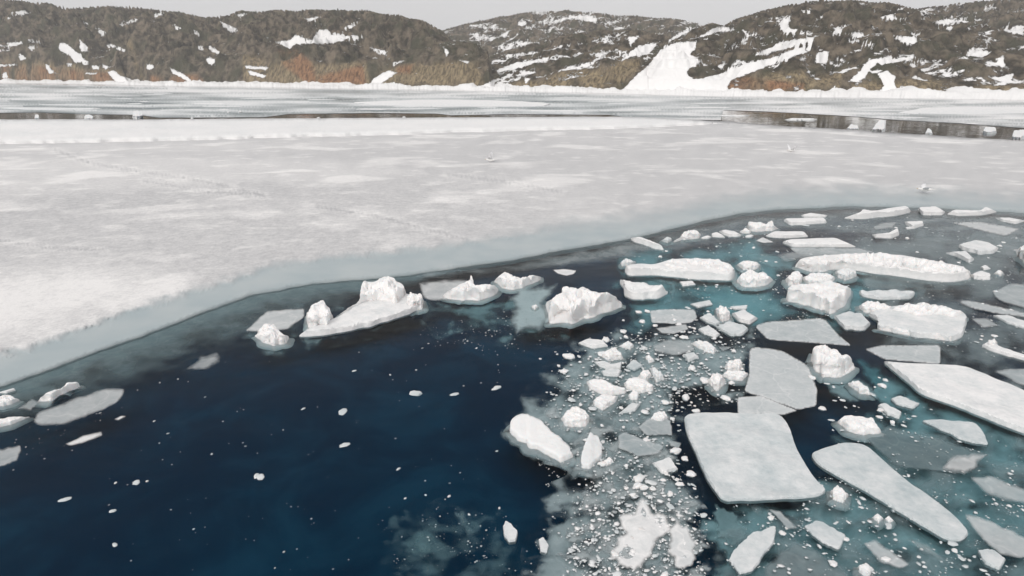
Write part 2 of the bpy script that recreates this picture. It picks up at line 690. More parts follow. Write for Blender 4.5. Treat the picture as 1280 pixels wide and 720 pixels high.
# ------------------------------------------------------------------ water
def box(name, x0, x1, y0, y1, z0, z1, mat):
    V = [(x, y, z) for z in (z0, z1) for y in (y0, y1) for x in (x0, x1)]
    F = [(0, 2, 3, 1), (4, 5, 7, 6), (0, 1, 5, 4), (2, 6, 7, 3), (0, 4, 6, 2), (1, 3, 7, 5)]
    return link(name, V, F, mat, shade=False)


tag(box('water', -1500, 1500, -300, 1500, -0.9, 0.0, M_WATER), kind='structure')
tag(link('deep_water', [(-1490, -290, -0.8), (1490, -290, -0.8), (1490, 1490, -0.8), (-1490, 1490, -0.8)], [(0, 1, 2, 3)], M_DEEP), kind='structure')

hz, nth, oh = new_mat('haze')
pv = N(nth, 'ShaderNodeVolumePrincipled', Density=HAZE)
pv.inputs['Color'].default_value = (1.0, 1.0, 1.0, 1)
pv.inputs['Anisotropy'].default_value = 0.0
L(nth, pv.outputs[0], oh.inputs['Volume'])
tag(box('haze', -1510, 1510, -310, 1510, -2.5, 125, hz), kind='stuff')

# ------------------------------------------------------------------ shore line and hills
SHORE = pts('-500,97 -200,101 0,102.5 200,106 400,109 600,112 760,115 830,117 900,118.5 1000,119.5 1100,120.5 1280,123 1500,127 1800,133')
_g = ground(SHORE[:, 0], SHORE[:, 1])
SH_AZ, SH_D = np.arctan2(_g[:, 0], _g[:, 1]), np.hypot(_g[:, 0], _g[:, 1])


def shore_d(az):
    return np.interp(az, SH_AZ, SH_D)


def zoomed(x0, y0, s, text):
    out = []
    for line in text.strip().splitlines():
        p = pts(line)
        out.append(np.stack([x0 + p[:, 0] / s, y0 + p[:, 1] / s], 1))
    return out


SNOWS = zoomed(0, 0, 6, '''
80,95 180,80 235,95 190,110 90,112
30,145 75,125 80,140 35,153
0,330 90,320 165,312 165,328 95,348 0,348
0,370 75,368 75,378 0,384
210,296 310,312 300,322 215,314
205,350 280,345 240,382
140,400 190,425 190,447 150,450
450,320 500,330 560,380 610,410 620,440 670,470 560,465 530,420 450,380 440,350
595,295 630,330 655,345 660,380 610,385 600,350
700,185 745,215 830,265 760,270 720,215
615,156 670,173 668,184 625,172
805,335 850,335 940,375 932,390 860,360 810,350
900,185 1020,138 1020,152 920,194
0,485 130,480 125,493 0,501
340,480 370,490 380,520 430,550 370,550 345,510
690,490 745,495 740,520 695,515
770,480 815,500 800,518 770,505
810,540 850,525 910,570 980,590 990,620 870,620
1105,490 1150,485 1150,512 1115,524
500,478 540,478 530,495 505,495
620,465 665,475 650,490 620,485
15,560 40,535 65,580 20,585
1160,110 1190,110 1180,130 1160,128
640,545 730,545 720,556 640,556
''') + zoomed(0, 0, 2.977, '''
640,90 680,105 660,112
720,110 745,125 740,135 722,122
780,168 820,195 810,202 775,182
735,172 760,172 755,186 740,186
765,215 800,220 800,242 775,237
820,80 860,98 900,120 860,117 830,97
1020,155 1080,150 1100,130 1160,150 1190,108 1230,128 1280,128 1280,152 1200,162 1100,162 1080,182
910,244 1000,249 990,260 915,254
920,260 990,280 980,290 930,277
545,240 570,240 565,260 548,257
630,250 700,285 715,307 690,297 640,270
480,75 510,70 505,80 470,88
570,55 620,42 600,58
860,60 930,45 900,60
1130,70 1200,60 1160,78
''') + zoomed(400, 0, 2.783, '''
0,110 30,100 40,125 160,123 150,134 60,137 0,150
75,100 130,75 130,87 100,97 80,110
170,163 225,176 237,194 200,182
165,300 190,270 240,245 265,253 215,290 185,305
235,225 300,208 260,228
430,165 450,180 440,197
487,210 520,215 510,222
560,300 600,280 630,275 610,287 600,307
605,248 680,218 740,210 815,198 700,234 620,252
630,120 660,105 650,125 620,132
520,120 560,112 545,130
690,75 720,75 715,90 690,88
860,55 960,55 965,80 900,68
640,190 760,180 740,188 650,200
1040,215 1100,165 1180,148 1140,190 1080,197
880,235 910,235 900,243
710,270 730,275 715,290
1020,180 1070,178 1050,188
1070,130 1110,125 1080,160
''') + zoomed(760, 0, 4.923, '''
60,585 180,460 250,400 300,340 320,310 390,270 440,262 545,255 540,300 500,330 530,350 580,380 500,420 480,450 530,490 700,455 860,385 1000,360 1150,300 1265,285 1240,312 1000,400 900,440 760,490 735,530 740,590
340,290 390,235 430,212 500,172 520,180 460,215 390,250 345,292
520,225 600,210 640,175 700,165 780,175 770,190 680,195 590,225
140,330 180,290 290,262 270,290 220,320 170,335
820,180 900,210 940,225 860,220
1050,150 1080,110 1130,120 1100,150 1130,180 1260,205 1250,215 1080,205
815,250 860,232 850,250 825,257
1010,290 1060,255 1250,230 1280,220 1240,260 1100,300 1000,320 900,345 890,335
1120,85 1240,55 1260,65 1160,95
860,275 890,255 880,275
680,400 720,385 710,420 680,420
''') + zoomed(1020, 0, 4.923, '''
0,330 60,310 80,340 140,335 60,390 0,388
80,155 160,175 200,200 290,203 297,227 240,227 190,202 100,212 120,182
195,236 330,253 362,285 340,292 300,264 210,257
200,500 280,430 300,390 400,358 470,343 470,363 600,346 640,360 470,387 370,402 330,432 300,480 240,502
370,450 440,435 490,470 480,510 500,550 560,550 640,560 620,590 480,595 350,590 420,530 400,480
470,213 620,235 620,267 520,257
350,90 470,93 570,118 440,120
570,195 650,213 600,222
910,335 960,305 1080,318 1020,352
1050,470 1130,475 1180,455 1217,460 1190,512 1130,502
1100,360 1150,348 1165,402 1145,422
1150,170 1280,160 1280,215 1160,190
720,135 810,118 1080,118 900,137 760,147
750,430 840,423 770,447
1035,33 1110,38 1060,64
980,458 1047,495 1030,502
520,530 560,530 540,557 510,547
800,160 840,160 830,190 800,180
''')
RUSTS = [pts(s) for s in (
    '340,58 372,60 395,78 400,108 385,108 350,84', '395,92 455,78 462,109 392,109', '903,96 925,91 960,97 1008,102 1008,116 925,116 904,112',
    '0,76 40,78 90,84 140,88 150,106 0,106', '185,92 250,90 262,108 186,108', '490,80 520,78 515,95 495,95')]
CLIFFS = [pts(s) for s in (
    '300,66 345,62 400,75 460,72 470,112 300,110', '470,82 520,74 600,72 612,112 470,112', '610,100 680,96 700,84 760,78 752,116 608,116',
    '738,98 770,72 812,68 800,92 775,112 740,118', '150,45 168,48 185,100 172,104', '1000,96 1060,84 1055,116 1000,118', '1060,100 1130,94 1220,98 1290,104 1290,126 1060,120',
    '930,90 1010,84 1020,116 930,116', '0,66 60,72 160,84 160,106 0,106', '778,106 790,101 795,106 780,116')]


def hill(ridge, fa, fb, snow0, amp=1.0, cell=9.0, cliffy=0.5, steep=0.62, streak=0.0):
    ridge = [[float(c) for c in p.split(',')] for p in ridge.split()]
    r_fb = np.array([p[2] if len(p) > 2 else fb for p in ridge])
    ridge = np.array([p[:2] for p in ridge])
    u, v = (ridge[:, 0] - 640) / FPX, -(ridge[:, 1] - 360) / FPX
    dx, dy, dz = u, CP + v * SP, -SP + v * CP
    r_az, r_el = np.arctan2(dx, dy), dz / np.hypot(dx, dy)
    a0, a1 = r_az.min(), r_az.max()
    nc = int((a1 - a0) * 1000)
    az = np.linspace(a0, a1, nc)
    el = np.interp(az, r_az, r_el)
    el = el + 0.0028 * fbm(np.stack([az * 30, np.full(nc, ridge[0, 0]), 0 * az], 1), 2)
    D0, D1 = shore_d(az) * fa, shore_d(az) * np.interp(az, r_az, r_fb)
    nr = 120
    t = np.concatenate([np.linspace(0, 1, nr) ** 1.25, np.linspace(1.04, 1.8, 14)])
    R = D0[:, None] + (D1 - D0)[:, None] * t[None]
    X, Y = R * np.sin(az)[:, None], R * np.cos(az)[:, None]
    P = np.stack([X.ravel(), Y.ravel(), np.zeros(X.size)], 1)
    prof = np.where(t < 1, np.sin(np.minimum(t, 1) * math.pi / 2) ** steep, np.maximum(0, 1 - (t - 1) ** 2 * 0.7))
    zr = np.maximum(CAM_H + D1 * el, 0.5)
    q = P / cell
    knob = np.maximum(0, fbm(q * 0.45, 3, True)) * 0.5
    crag = fbm(q * np.array([1.0, 1.0, 1]), 5, True)
    w2, val = worley(P[:, :2] / (cell * 0.8))
    n = (0.38 * (knob - .3) + 0.055 * (crag - 0.5) + 0.03 * (val - 0.5) * smooth(0.8, .2, w2) + 0.07 * fbm(q * 0.8 + 2, 4)).reshape(X.shape) * amp
    env = np.minimum(t / 0.12, 1.0)[None]
    Z = zr[:, None] * (prof[None] + n * env)
    led = 4.5 + 2.0 * perlin(P / 40 + 5).reshape(X.shape)          # ledges in the rock
    ph = 6.283 * Z / led + 5 * fbm(P / 30 + 1, 2).reshape(X.shape)
    Z = Z + 1.05 * led / 6.283 * np.sin(ph) * env * (0.6 + 0.8 * np.clip(perlin(P / 25 + 8).reshape(X.shape) + 0.4, 0, 1))
    for _ in range(2):
        top = ((Z[:, :] - CAM_H) / R).max(1)
        want = el
        k = (CAM_H + (D1) * want) / np.maximum(CAM_H + D1 * top, 0.3)
        ks = np.convolve(np.pad(k, 12, mode='edge'), np.ones(25) / 25, 'valid')
        Z = Z * np.clip(ks, 0.3, 2.5)[:, None]
    for _ in range(2):                            # the very skyline follows the ridge more closely
        top = ((Z - CAM_H) / R).max(1)
        k = (CAM_H + D1 * el) / np.maximum(CAM_H + D1 * top, 0.3)
        k = np.convolve(np.pad(k, 2, mode='edge'), np.ones(5) / 5, 'valid')
        Z = Z * (1 + (np.clip(k, 0.6, 1.6) - 1)[:, None] * np.clip((t[None] - 0.35) / 0.4, 0, 1) ** 2)
    Z = np.maximum(Z, -1.0)
    Z[:, 0] = -1.0
    P[:, 2] = Z.ravel()
    ppx, ppy, _ = pixel(P)
    # surface attributes in the hill's own surface: snow lies in hollows and on ledges
    gz = np.gradient(Z, axis=1) / np.maximum(np.gradient(R, axis=1), 1e-3)
    flat = 1 - smooth(0.15, 0.9, gz.ravel())
    lap = Z - np.apply_along_axis(lambda a: np.convolve(np.pad(a, 6, mode='edge'), np.ones(13) / 13, 'valid'), 1, Z)
    hollow = -lap.ravel() / (0.02 * zr.mean())
    s = snow0 + 0.26 * flat + 0.14 * np.clip(hollow, -1, 1) + 0.20 * fbm(q * 0.7 + 3, 4)
    if streak:
        sv = fbm(np.stack([ppx / 60, (ppy + ppx * 0.22) / 7, 0 * ppx], 1), 3)
        s = s + streak * sv
    sn = np.zeros(len(P))
    for poly in SNOWS:
        b = (ppx > poly[:, 0].min() - 6) & (ppx < poly[:, 0].max() + 6) & (ppy > poly[:, 1].min() - 6) & (ppy < poly[:, 1].max() + 6)
        ed = edge_distance(ppx[b], ppy[b], poly)
        ed = np.where(inside(ppx[b], ppy[b], poly), ed, -ed)
        sn[b] = np.maximum(sn[b], np.clip(0.55 + ed * 0.22, 0, 1.25))
    s = np.maximum(s, sn)
    cl = np.zeros(len(P))
    ru = np.zeros(len(P))
    for poly in CLIFFS:
        m = inside(ppx, ppy, poly)
        cl[m] = np.maximum(cl[m], smooth(0, 16, edge_distance(ppx[m], ppy[m], poly)))
    for poly in RUSTS:
        m = inside(ppx, ppy, poly)
        ru[m] = np.maximum(ru[m], smooth(0, 7, edge_distance(ppx[m], ppy[m], poly)))
    nn = fbm(q * 0.8 + 9, 3)
    cl = np.clip(cl * (0.95 + 1.4 * nn) * 1.8, 0, 1) * cliffy
    ru = np.clip(ru * (0.75 + 1.1 * nn), 0, 1)
    nt_ = len(t)
    I = np.arange(nc * nt_).reshape(nc, nt_)
    F = np.stack([I[:-1, :-1], I[1:, :-1], I[1:, 1:], I[:-1, 1:]], -1).reshape(-1, 4)
    o = link('hill', P, F, M_HILL, dict(snow=s, cliff=cl, rust=ru))
    return tag(o, kind='structure')


hill('-420,40 -300,10 -150,-14 -40,-8 0,0 30,0 60,3 90,14 110,25 130,40 148,62 160,84 172,106', 0.985, 1.17, 0.06, cliffy=0.8)
hill('40,20 60,14 90,9 140,8 170,10 210,12 235,17 258,22 285,19 300,15 340,13 400,12 450,14 500,19 530,26 552,38 575,58 600,80 625,112', 1.0, 1.32, 0.07, cliffy=0.8)
hill('455,110 470,96 490,76 520,63 545,53 575,50 598,57 611,70 616,90 622,112', 0.985, 1.10, 0.07, cliffy=0.85)
hill('490,90 520,55 545,40 565,35 600,25 650,17 690,13 740,15 780,19 830,22 870,28 895,38 930,60 960,90', 1.75, 2.5, 0.35, amp=0.8, cell=16, streak=0.42)
hill('560,112 585,88 610,72 650,58 700,44 750,37 800,38 840,46 865,60 890,90 905,116', 1.0, 1.38, 0.25, cliffy=0.95, streak=0.42)
hill('736,116 745,100 762,78 780,64 795,62 806,76 815,100 822,117', 0.985, 1.09, 0.06, cliffy=0.8)
hill('765,117,1.03 785,106,1.05 800,88,1.08 830,57,1.16 860,38,1.25 890,29,1.33 905,31,1.4 920,23 960,11 1000,4 1030,0 1080,0 1110,4 1140,10 1180,20 1220,29 1280,42 1400,50 1550,70 1700,120', 0.99, 1.5, 0.20, cliffy=0.85, streak=0.42)
hill('1060,40 1100,20 1140,11 1170,8 1200,4 1240,0 1290,-4 1400,-12 1600,-5 1800,30', 1.5, 2.2, 0.25, streak=0.42)

# ------------------------------------------------------------------ the snow bank along the shore
az = np.linspace(SH_AZ[0], SH_AZ[-1], 2200)
tt = np.linspace(0, 1, 18)
w = 0.5 + 0.5 * perlin(np.stack([az * 40, 0 * az, 0 * az], 1))
sd_ = shore_d(az)
front = sd_ * (0.955 + 0.012 * perlin(np.stack([az * 60, 0 * az + 3, 0 * az], 1)) + 0.004 * perlin(np.stack([az * 300, 0 * az + 3, 0 * az], 1)))
back = sd_ * 1.045
R = front[:, None] + (back - front)[:, None] * tt[None]
X, Y = R * np.sin(az)[:, None], R * np.cos(az)[:, None]
Pb = np.stack([X.ravel(), Y.ravel(), 0 * X.ravel()], 1)
hgt = ((1.6 + 1.2 * w) * (1 + 0.35 * smooth(0.1, 0.5, az)))[:, None] * (smooth(0, 0.25, tt) * 0.55 + 0.45 * smooth(0.3, 0.75, tt))[None]
bl = (1.3 * np.maximum(-0.2, fbm(Pb / 9.0, 3)) + 0.45 * fbm(Pb / 3.0, 4) + 0.35 * np.maximum(0, fbm(Pb / 1.8, 3))).reshape(X.shape) * smooth(0, 0.2, tt)[None]
Zb = hgt + bl
Zb[:, 0] = -0.2
Zb[:, -1] = -0.5
Pb[:, 2] = Zb.ravel()
I = np.arange(X.size).reshape(X.shape)
F = np.stack([I[:-1, :-1], I[1:, :-1], I[1:, 1:], I[:-1, 1:]], -1).reshape(-1, 4)
tag(link('snow', Pb, F, M_SNOWBANK, dict(tone=np.full(len(Pb), 1.0), alpha=np.ones(len(Pb)))), kind='structure')


# ------------------------------------------------------------------ ice sheets
def sheet(name, poly, step, z, mat, attrs, aspect=0.4, dense=8.0, jit=0.0, drop=0.3):
    poly = densify(pts(poly), dense)
    if jit:
        poly = poly + np.stack([fbm(np.concatenate([poly / 18, np.zeros((len(poly), 1))], 1) + k, 3) for k in (0, 7)], 1) * np.array([jit * 2, jit])
    V2, F = triangulate(poly, step, aspect)
    a = attrs(V2[:, 0], V2[:, 1], poly)
    zz = z(V2[:, 0], V2[:, 1], poly) if callable(z) else z
    G = ground(V2[:, 0], V2[:, 1], zz)
    if drop:                                    # the cut edge down into the water
        n = len(poly)
        low = G[:n].copy()
        low[:, 2] = -drop
        m = len(G)
        G = np.concatenate([G, low])
        F = list(F) + [(k, m + k, m + (k + 1) % n, (k + 1) % n) for k in range(n)]
        a = {k: np.concatenate([v, v[:n]]) for k, v in a.items()}
    o = link(name, G, F, mat, a)
    bm = bmesh.new()
    bm.from_mesh(o.data)
    bmesh.ops.recalc_face_normals(bm, faces=bm.faces)
    if sum(f.normal.z * f.calc_area() for f in bm.faces) < 0:
        bmesh.ops.reverse_faces(bm, faces=bm.faces)
    bm.to_mesh(o.data)
    bm.free()
    return tag(o, kind='structure')


BAND_OUT = '-500,620 -300,560 -120,512 0,482 60,462 125,437 187,416 250,391 312,369 390,354 453,349 500,345 560,336 640,325 700,313 760,303 800,296 840,286 880,276 930,266 980,261 1060,258 1150,259 1280,266 1420,276 1700,300'
SNOW_EDGE = pts('-500,570 -300,515 -120,476 0,446 60,428 117,408 172,388 250,364 297,349 336,336 390,328 440,322 500,317 560,309 620,301 690,291 780,281 850,270 900,257 960,250 1060,246 1150,248 1280,256 1420,264 1700,280')
MAIN = BAND_OUT + ' 1700,192 1500,182 1280,175.5 1200,171.3 1120,166.5 1060,161.5 960,156.5 905,151 850,149.5 700,150 400,151 0,153 -500,160'
BRIGHT = [pts(s) for s in ('-500,330 0,318 110,310 210,325 265,355 230,380 120,410 0,450 -500,560', '-200,215 0,190 200,190 420,196 560,215 420,236 300,232 120,245 -100,262',
                           '-500,176 0,178 250,178 700,164 900,156 860,164 600,176 300,190 0,196 -500,205')]


def sheet_attrs(px, py, poly):
    ey = np.interp(px, SNOW_EDGE[:, 0], SNOW_EDGE[:, 1])
    oy = np.interp(px, pts(BAND_OUT)[:, 0], pts(BAND_OUT)[:, 1])
    q = np.stack([px / 40, py / 14, 0 * px], 1)
    wob = fbm(q * 1.6, 3)
    d = ey - py
    dry = smooth(-3, 9 + 0 * d, d + wob * 6)
    far = smooth(560, 760, px)
    dry = np.where(px > 560, dry * (1 - far) + smooth(-8, 22, d + wob * 6) * far, dry)
    tone = 0.34 + 0.10 * wob
    for k, b in enumerate(BRIGHT):
        m = inside(px, py, b)
        e = edge_distance(px, py, b)
        tone = tone + np.where(m, smooth(0, 52 if k == 0 else 12, e) * (0.62, 0.22, 0.28)[k], 0)
    # old cracks running across the sheet
    for c in ('70,188 110,203 170,214 230,222 262,228 330,245', '395,258 470,270 520,283 560,293 600,305', '180,226 260,240 330,243', '560,218 640,228 700,240', '0,300 60,310 130,312'):
        c = pts(c)
        for a, b in zip(c[:-1], c[1:]):
            ab = b - a
            t_ = np.clip(((px - a[0]) * ab[0] + (py - a[1]) * ab[1]) / (ab ** 2).sum(), 0, 1)
            dd = np.hypot(px - a[0] - t_ * ab[0], (py - a[1] - t_ * ab[1]) * 1.6)
            tone = tone - 0.26 * np.exp(-(dd / 2.0) ** 2) + 0.16 * np.exp(-((dd - 4.5) / 2.5) ** 2)
    frost = smooth(170, 260, py) * smooth(900, 500, px) * 0.9 + 0.25
    alpha = smooth(-0.5, 4.0, edge_distance(px, py, poly) + 1.5 * wob) * 0.25 + 0.75
    return dict(tone=tone, dry=dry, frost=frost, alpha=alpha)


sheet('ice_sheet', MAIN, 4.6, lambda px, py, poly: 0.03 + 0.10 * sheet_attrs(px, py, poly)['dry'], M_SHEET, sheet_attrs, aspect=0.42, dense=6.0, jit=0.9, drop=0.2)

# dark new ice skirting the sheet, thinning out into the open water
NILAS = '-300,535 -120,490 0,460 60,440 125,415 187,396 250,372 312,350 390,338 453,334 500,332 552,326 580,340 520,362 470,372 440,400 390,425 335,436 290,440 250,462 200,476 158,488 110,508 60,530 0,545 -120,585 -300,640'


def nilas_attrs(px, py, poly):
    e = edge_distance(px, py, poly)
    up = np.interp(px, pts(BAND_OUT)[:, 0], pts(BAND_OUT)[:, 1])
    n = fbm(np.stack([px / 45, py / 16, 0 * px], 1), 3)
    wide = np.interp(px, (-300, 0, 150, 300, 420, 500, 560), (70, 62, 66, 60, 34, 18, 10))
    d = py - up
    a = 0.80 * smooth(1.0, 0.0, d / wide + 0.28 * n) * smooth(0, 14, np.where(d < wide * 0.5, 99, e))
    return dict(tone=0.20 + 0.12 * n, alpha=np.clip(a, 0, 1))


sheet('new_ice', NILAS, 4.0, -0.07, M_ICE, nilas_attrs, aspect=0.5, dense=5.0, drop=0)
NILAS2 = '470,346 560,338 640,328 700,316 760,306 800,299 860,284 930,269 1000,264 1100,261 1280,268 1500,282 1500,330 1280,330 1150,300 1000,290 900,305 800,322 740,332 640,340 560,348'


def nilas2_attrs(px, py, poly):
    e = edge_distance(px, py, poly)
    n = fbm(np.stack([px / 40, py / 8, 0 * px], 1), 4)
    return dict(tone=0.05 + 0.15 * n, alpha=np.clip(smooth(0, 9, e + 3 * n) * (0.40 + 0.25 * n), 0, 1))


sheet('new_ice', NILAS2, 4.0, 0.004, M_ICE, nilas2_attrs, aspect=0.45, dense=6.0, drop=0)

# slushy ice between the snowy ledge and the far shore, with leads left open
FAR = ('-600,100 -200,104 0,105 200,108.5 400,111.5 600,114.5 760,117.5 830,119.5 900,121 1000,122 1100,123 1280,126 1500,131 1800,138 '
       '1800,178 1500,173 1280,160 1200,154 1120,149.7 1060,145 1000,141.6 950,139 904,137.6 901,150 800,148.5 760,143.5 640,142.5 565,144 545,142 470,141 360,142.5 330,146.5 200,147 172,143.5 110,142.5 50,140.5 0,141 -600,141')


def far_attrs(px, py, poly):
    q = np.stack([px / 120, py / 3.6, 0 * px], 1)
    n = fbm(q, 3)
    e = edge_distance(px, py, poly)
    t = 0.48 + 0.55 * n + 0.25 * smooth(700, 1000, px) + 0.2 * smooth(126, 116, py)
    return dict(tone=np.clip(t, 0, 1), alpha=np.clip((0.85 + 0.5 * n), 0.45, 1))


sheet('slush_ice', FAR, 4.0, 0.05, M_FAR, far_attrs, aspect=0.22, dense=5.0, jit=0.12, drop=0)

# the thicker snowy ice whose edge stands a step above the near sheet
LEDGE = ('-600,149 0,149.2 60,149 170,149.4 250,148.6 350,148 430,147.6 520,147 640,146.4 700,146 780,145.8 830,147.5 870,150.5 892,152.5 880,154.5 845,156 800,158 740,160 690,160.5 640,162 580,163 500,166 '
         '430,168 350,169.5 280,172 200,174 150,174.5 100,176 50,177 0,177.5 -200,181 -600,192')


def ledge_z(px, py, poly):
    e = edge_distance(px, py * 1.0, poly)
    n = fbm(np.stack([px / 22, py / 4, 0 * px], 1), 3)
    near = np.interp(px, *pts('-600,192 0,177.5 200,174 430,168 640,162 845,156 892,152.5').T)
    lip = np.exp(-((near - py - 2.0) / 2.0) ** 2)
    return 0.36 + 0.05 * n + 0.05 * lip * np.maximum(0, n + 0.5)


sheet('snowy_ice', LEDGE, 5.0, ledge_z, M_SNOWBANK, lambda px, py, poly: dict(tone=0.93 + 0.1 * fbm(np.stack([px / 60, py / 6, 0 * px], 1), 3), alpha=np.ones(len(px))),
      aspect=0.22, dense=3.0, jit=0.35, drop=-0.04)


# drifting slush: countless crystals and crumbs between the pieces, too fine to count
def slush(region, z, tone, amax, scale, thresh, soft=25, step=3.5):
    region = round_corners(pts(region), 2)

    def at(px, py, poly):
        e = edge_distance(px, py, poly)
        q = np.stack([px / scale, py / (scale * 0.6), 0 * px], 1)
        n = fbm(q, 3) + 0.25 * fbm(q * 3.1 + 4, 3)
        a = smooth(thresh - 0.5, thresh + 0.5, n) * smooth(0, soft, e - 12 + 34 * n)
        return dict(tone=np.clip(tone + 0.35 * n, 0, 1), alpha=np.clip(a * amax, 0, 0.97))
    o = sheet('slush', ' '.join(f'{a:.2f},{b:.2f}' for a, b in region), step, z, M_ICE, at, aspect=0.6, dense=step * 1.2, drop=0)
    del o['kind']
    return tag(o, kind='stuff')


slush('620,540 660,480 700,425 790,405 870,390 950,405 950,440 930,505 860,515 860,560 885,620 900,720 900,770 650,770 650,680 680,640 670,610 720,590 640,570', -0.06, 0.45, 0.93, 42, -0.38)
slush('660,505 720,500 790,520 850,560 850,600 890,640 900,700 900,770 720,770 690,690 720,620 700,570', -0.025, 0.85, 0.85, 26, 0.12, step=2.5)
slush('870,640 990,600 1040,540 1100,480 1120,450 1400,500 1400,780 880,780', -0.28, 0.60, 0.85, 60, -0.5)
slush('880,640 1000,600 1050,540 1120,520 1400,560 1400,780 890,780', -0.08, 0.30, 0.45, 50, 0.1)
slush('740,310 930,290 1000,310 1100,340 1120,400 1020,430 940,440 880,420 780,420', -0.30, 0.8, 0.72, 60, -0.35)
slush('930,300 1030,270 1400,272 1400,520 1180,480 1080,450 1080,370 1000,330', -0.035, 0.33, 0.62, 60, -0.2)
slush('520,370 640,355 710,390 715,425 640,435 540,425', -0.22, 0.5, 0.6, 34, -0.15)
slush('290,430 310,395 370,375 450,385 530,372 560,395 520,412 440,430 340,450', -0.14, 0.5, 0.55, 34, -0.2)
slush('470,640 560,620 640,640 660,720 640,770 480,770', -0.28, 0.6, 0.26, 34, 0.1)

# ------------------------------------------------------------------ ice afloat, piece by piece
# --- floe with ice blocks frozen onto it, by the edge of the fast ice
def floe_with_blocks(label, base, blocks, h=0.12, tone=0.92, cat='ice floe', **kw):
    base = pts(base)
    c = ground(base[:, 0].mean(), base[:, 1].mean())
    root = bpy.data.objects.new('ice_floe', None)
    COL.objects.link(root)
    root.location = c
    tag(root, label, cat)
    root.empty_display_size = 0.3
    floe(base, None, h=h, tone=tone, name='slab', parent=root, **kw)
    for nm, poly, frac in blocks:
        chunk(poly, None, frac, name=nm, parent=root)
    return root


floe_with_blocks('long white floe with a tall pile of ice blocks and a separate lump',
                 '371,421 385,410 410,402 432,390 455,372 480,364 507,367 530,375 531,384 505,395 465,407 420,417 385,421',
                 [('ice_pile', '424,393 440,381 452,374 449,360 458,354 470,352 480,346 487,344 500,352 507,358 506,376 495,386 478,382 455,384 440,392', 0.5),
                  ('ice_block', '383,395 390,383 402,376 411,384 417,399 410,413 392,415 384,407', 0.5),
                  ('ice_block', '508,374 513,366 526,369 530,376 529,386 516,389 508,386', 0.55)], h=0.22, uneven=0.08)
plate('333,388 381,385 380,397 361,412 324,416 306,414', 'pale thin ice plate awash behind the small twin-lobed white chunk', 0.55, 0.85, 3)
chunk('318,420 330,405 343,406 351,417 361,421 357,429 343,433 329,428', 'small twin-lobed white ice chunk beside the long floe with the block pile', 0.5)
plate('522,353 560,349 592,350 590,362 574,373 540,377 528,372', 'pale half-sunken plate under the small wedge with an upright ice horn', 0.6, 0.75, 4)
chunk('552,371 564,363 579,354 587,351 588,344 592,348 592,356 621,358 623,365 616,370 601,375 586,376 564,374', 'white ice wedge with a small upright horn on its sloping crest', 0.5)
chunk('616,352 630,341 639,343 643,347 651,348 664,344 676,345 675,351 662,356 651,361 638,362 627,360 623,355', 'row of white ice knobs lying between the horned wedge and the knobbly triangular chunk', 0.5)
sunken('634,400 640,362 673,354 699,356 684,377 692,405 682,412 645,415', 'cloudy pale ice shelf under water beside the knobbly triangular white chunk', 0.95, 0.95, 9, z=-0.06)
chunk('682,379 688,376 695,370 704,366 702,359 713,357 721,363 730,360 741,366 754,369 761,368 772,373 778,383 761,390 739,397 717,404 695,405 686,403 688,394 683,386', 'knobbly triangular white ice chunk tapering to a point, above the dark blue water', 0.5, lump=1.1)
plate('690,337 705,336 721,338 717,343 708,345 697,342', 'thin crescent of floating ice in dark water behind the row of white knobs', 0.9, 0.9, 1)
chunk('664,383 670,380 673,384 668,387', 'tiny white lump sitting on the cloudy underwater shelf', 0.5)

# --- string of pieces along the far rim of the open water
floe('788,299 791,297 801,296 814,301 826,306 831,313 818,311 805,306 791,302', 'narrow white slab lying slanted by itself at the grey ice rim', h=0.4, tone=0.97)
chunk('841,302 849,298 853,292 863,287 871,288 877,294 875,298 865,299 853,300 844,303', 'rounded white dome of ice with a low tail, second piece after the slanted narrow slab', 0.5)
chunk('826,301 834,296 839,297 840,301 834,304', 'dull grey lump of ice next to the rounded dome with a low tail', 0.5, tone=0.55)
floe('876,297 884,294 890,296 885,299 877,299', 'tiny flat white piece touching the rounded dome with a low tail', h=0.15, tone=0.95)
floe('889,292 896,290 902,293 907,297 898,297 890,296', 'small triangular white piece in the string along the grey ice rim', h=0.25, tone=0.95)
floe('898,289 907,287 918,289 928,294 923,296 911,296 903,293', 'lens-shaped white floe in the string, before the two-horned chunk', h=0.3, tone=0.95)
chunk('924,290 932,285 939,289 938,292 929,292', 'small peaked white lump just before the two-horned chunk', 0.5)
floe('931,295 937,293 943,294 940,297 932,297', 'tiny white sliver just below the small peaked lump', h=0.1, tone=0.95)
chunk('934,283 936,277 949,278 958,281 961,277 966,276 967,283 974,285 966,289 945,290 938,289', 'white ice chunk with two horns, one at each end', 0.5)
floe('979,276 982,273 1030,272 1034,279 988,282', 'flat-topped white slab like a low bench at the far rim', h=0.5, tone=1.0)
floe('1001,269 1013,266 1035,269 1032,272 1004,272', 'smaller white sheet tucked behind the low bench-shaped slab', h=0.2, tone=0.95)
floe('956,295 968,289 1004,289 1011,296 985,298 965,297', 'low rough white floe between the two-horned chunk and the prism-shaped slab', h=0.3, tone=0.95, uneven=0.1)
plate('944,301 954,296 968,303 955,304', 'small dull triangular plate beside the low rough white floe', 0.75, 0.9, 1)
floe('976,303 987,299 1044,297 1072,309 1032,309 990,309', 'long white prism-shaped slab with a pointed end', h=0.5, tone=1.0)
plate('985,308 1072,309 1095,315 1075,320 1010,321 993,317', 'grey flat plate lying in front of the long prism-shaped slab', 0.35, 0.8, 2)
floe('1053,273 1076,265 1078,261 1092,264 1112,260 1134,257 1140,265 1120,270 1077,274', 'long low white floe with a stepped back, at the top of the open water', h=0.5, tone=1.0, uneven=0.12)
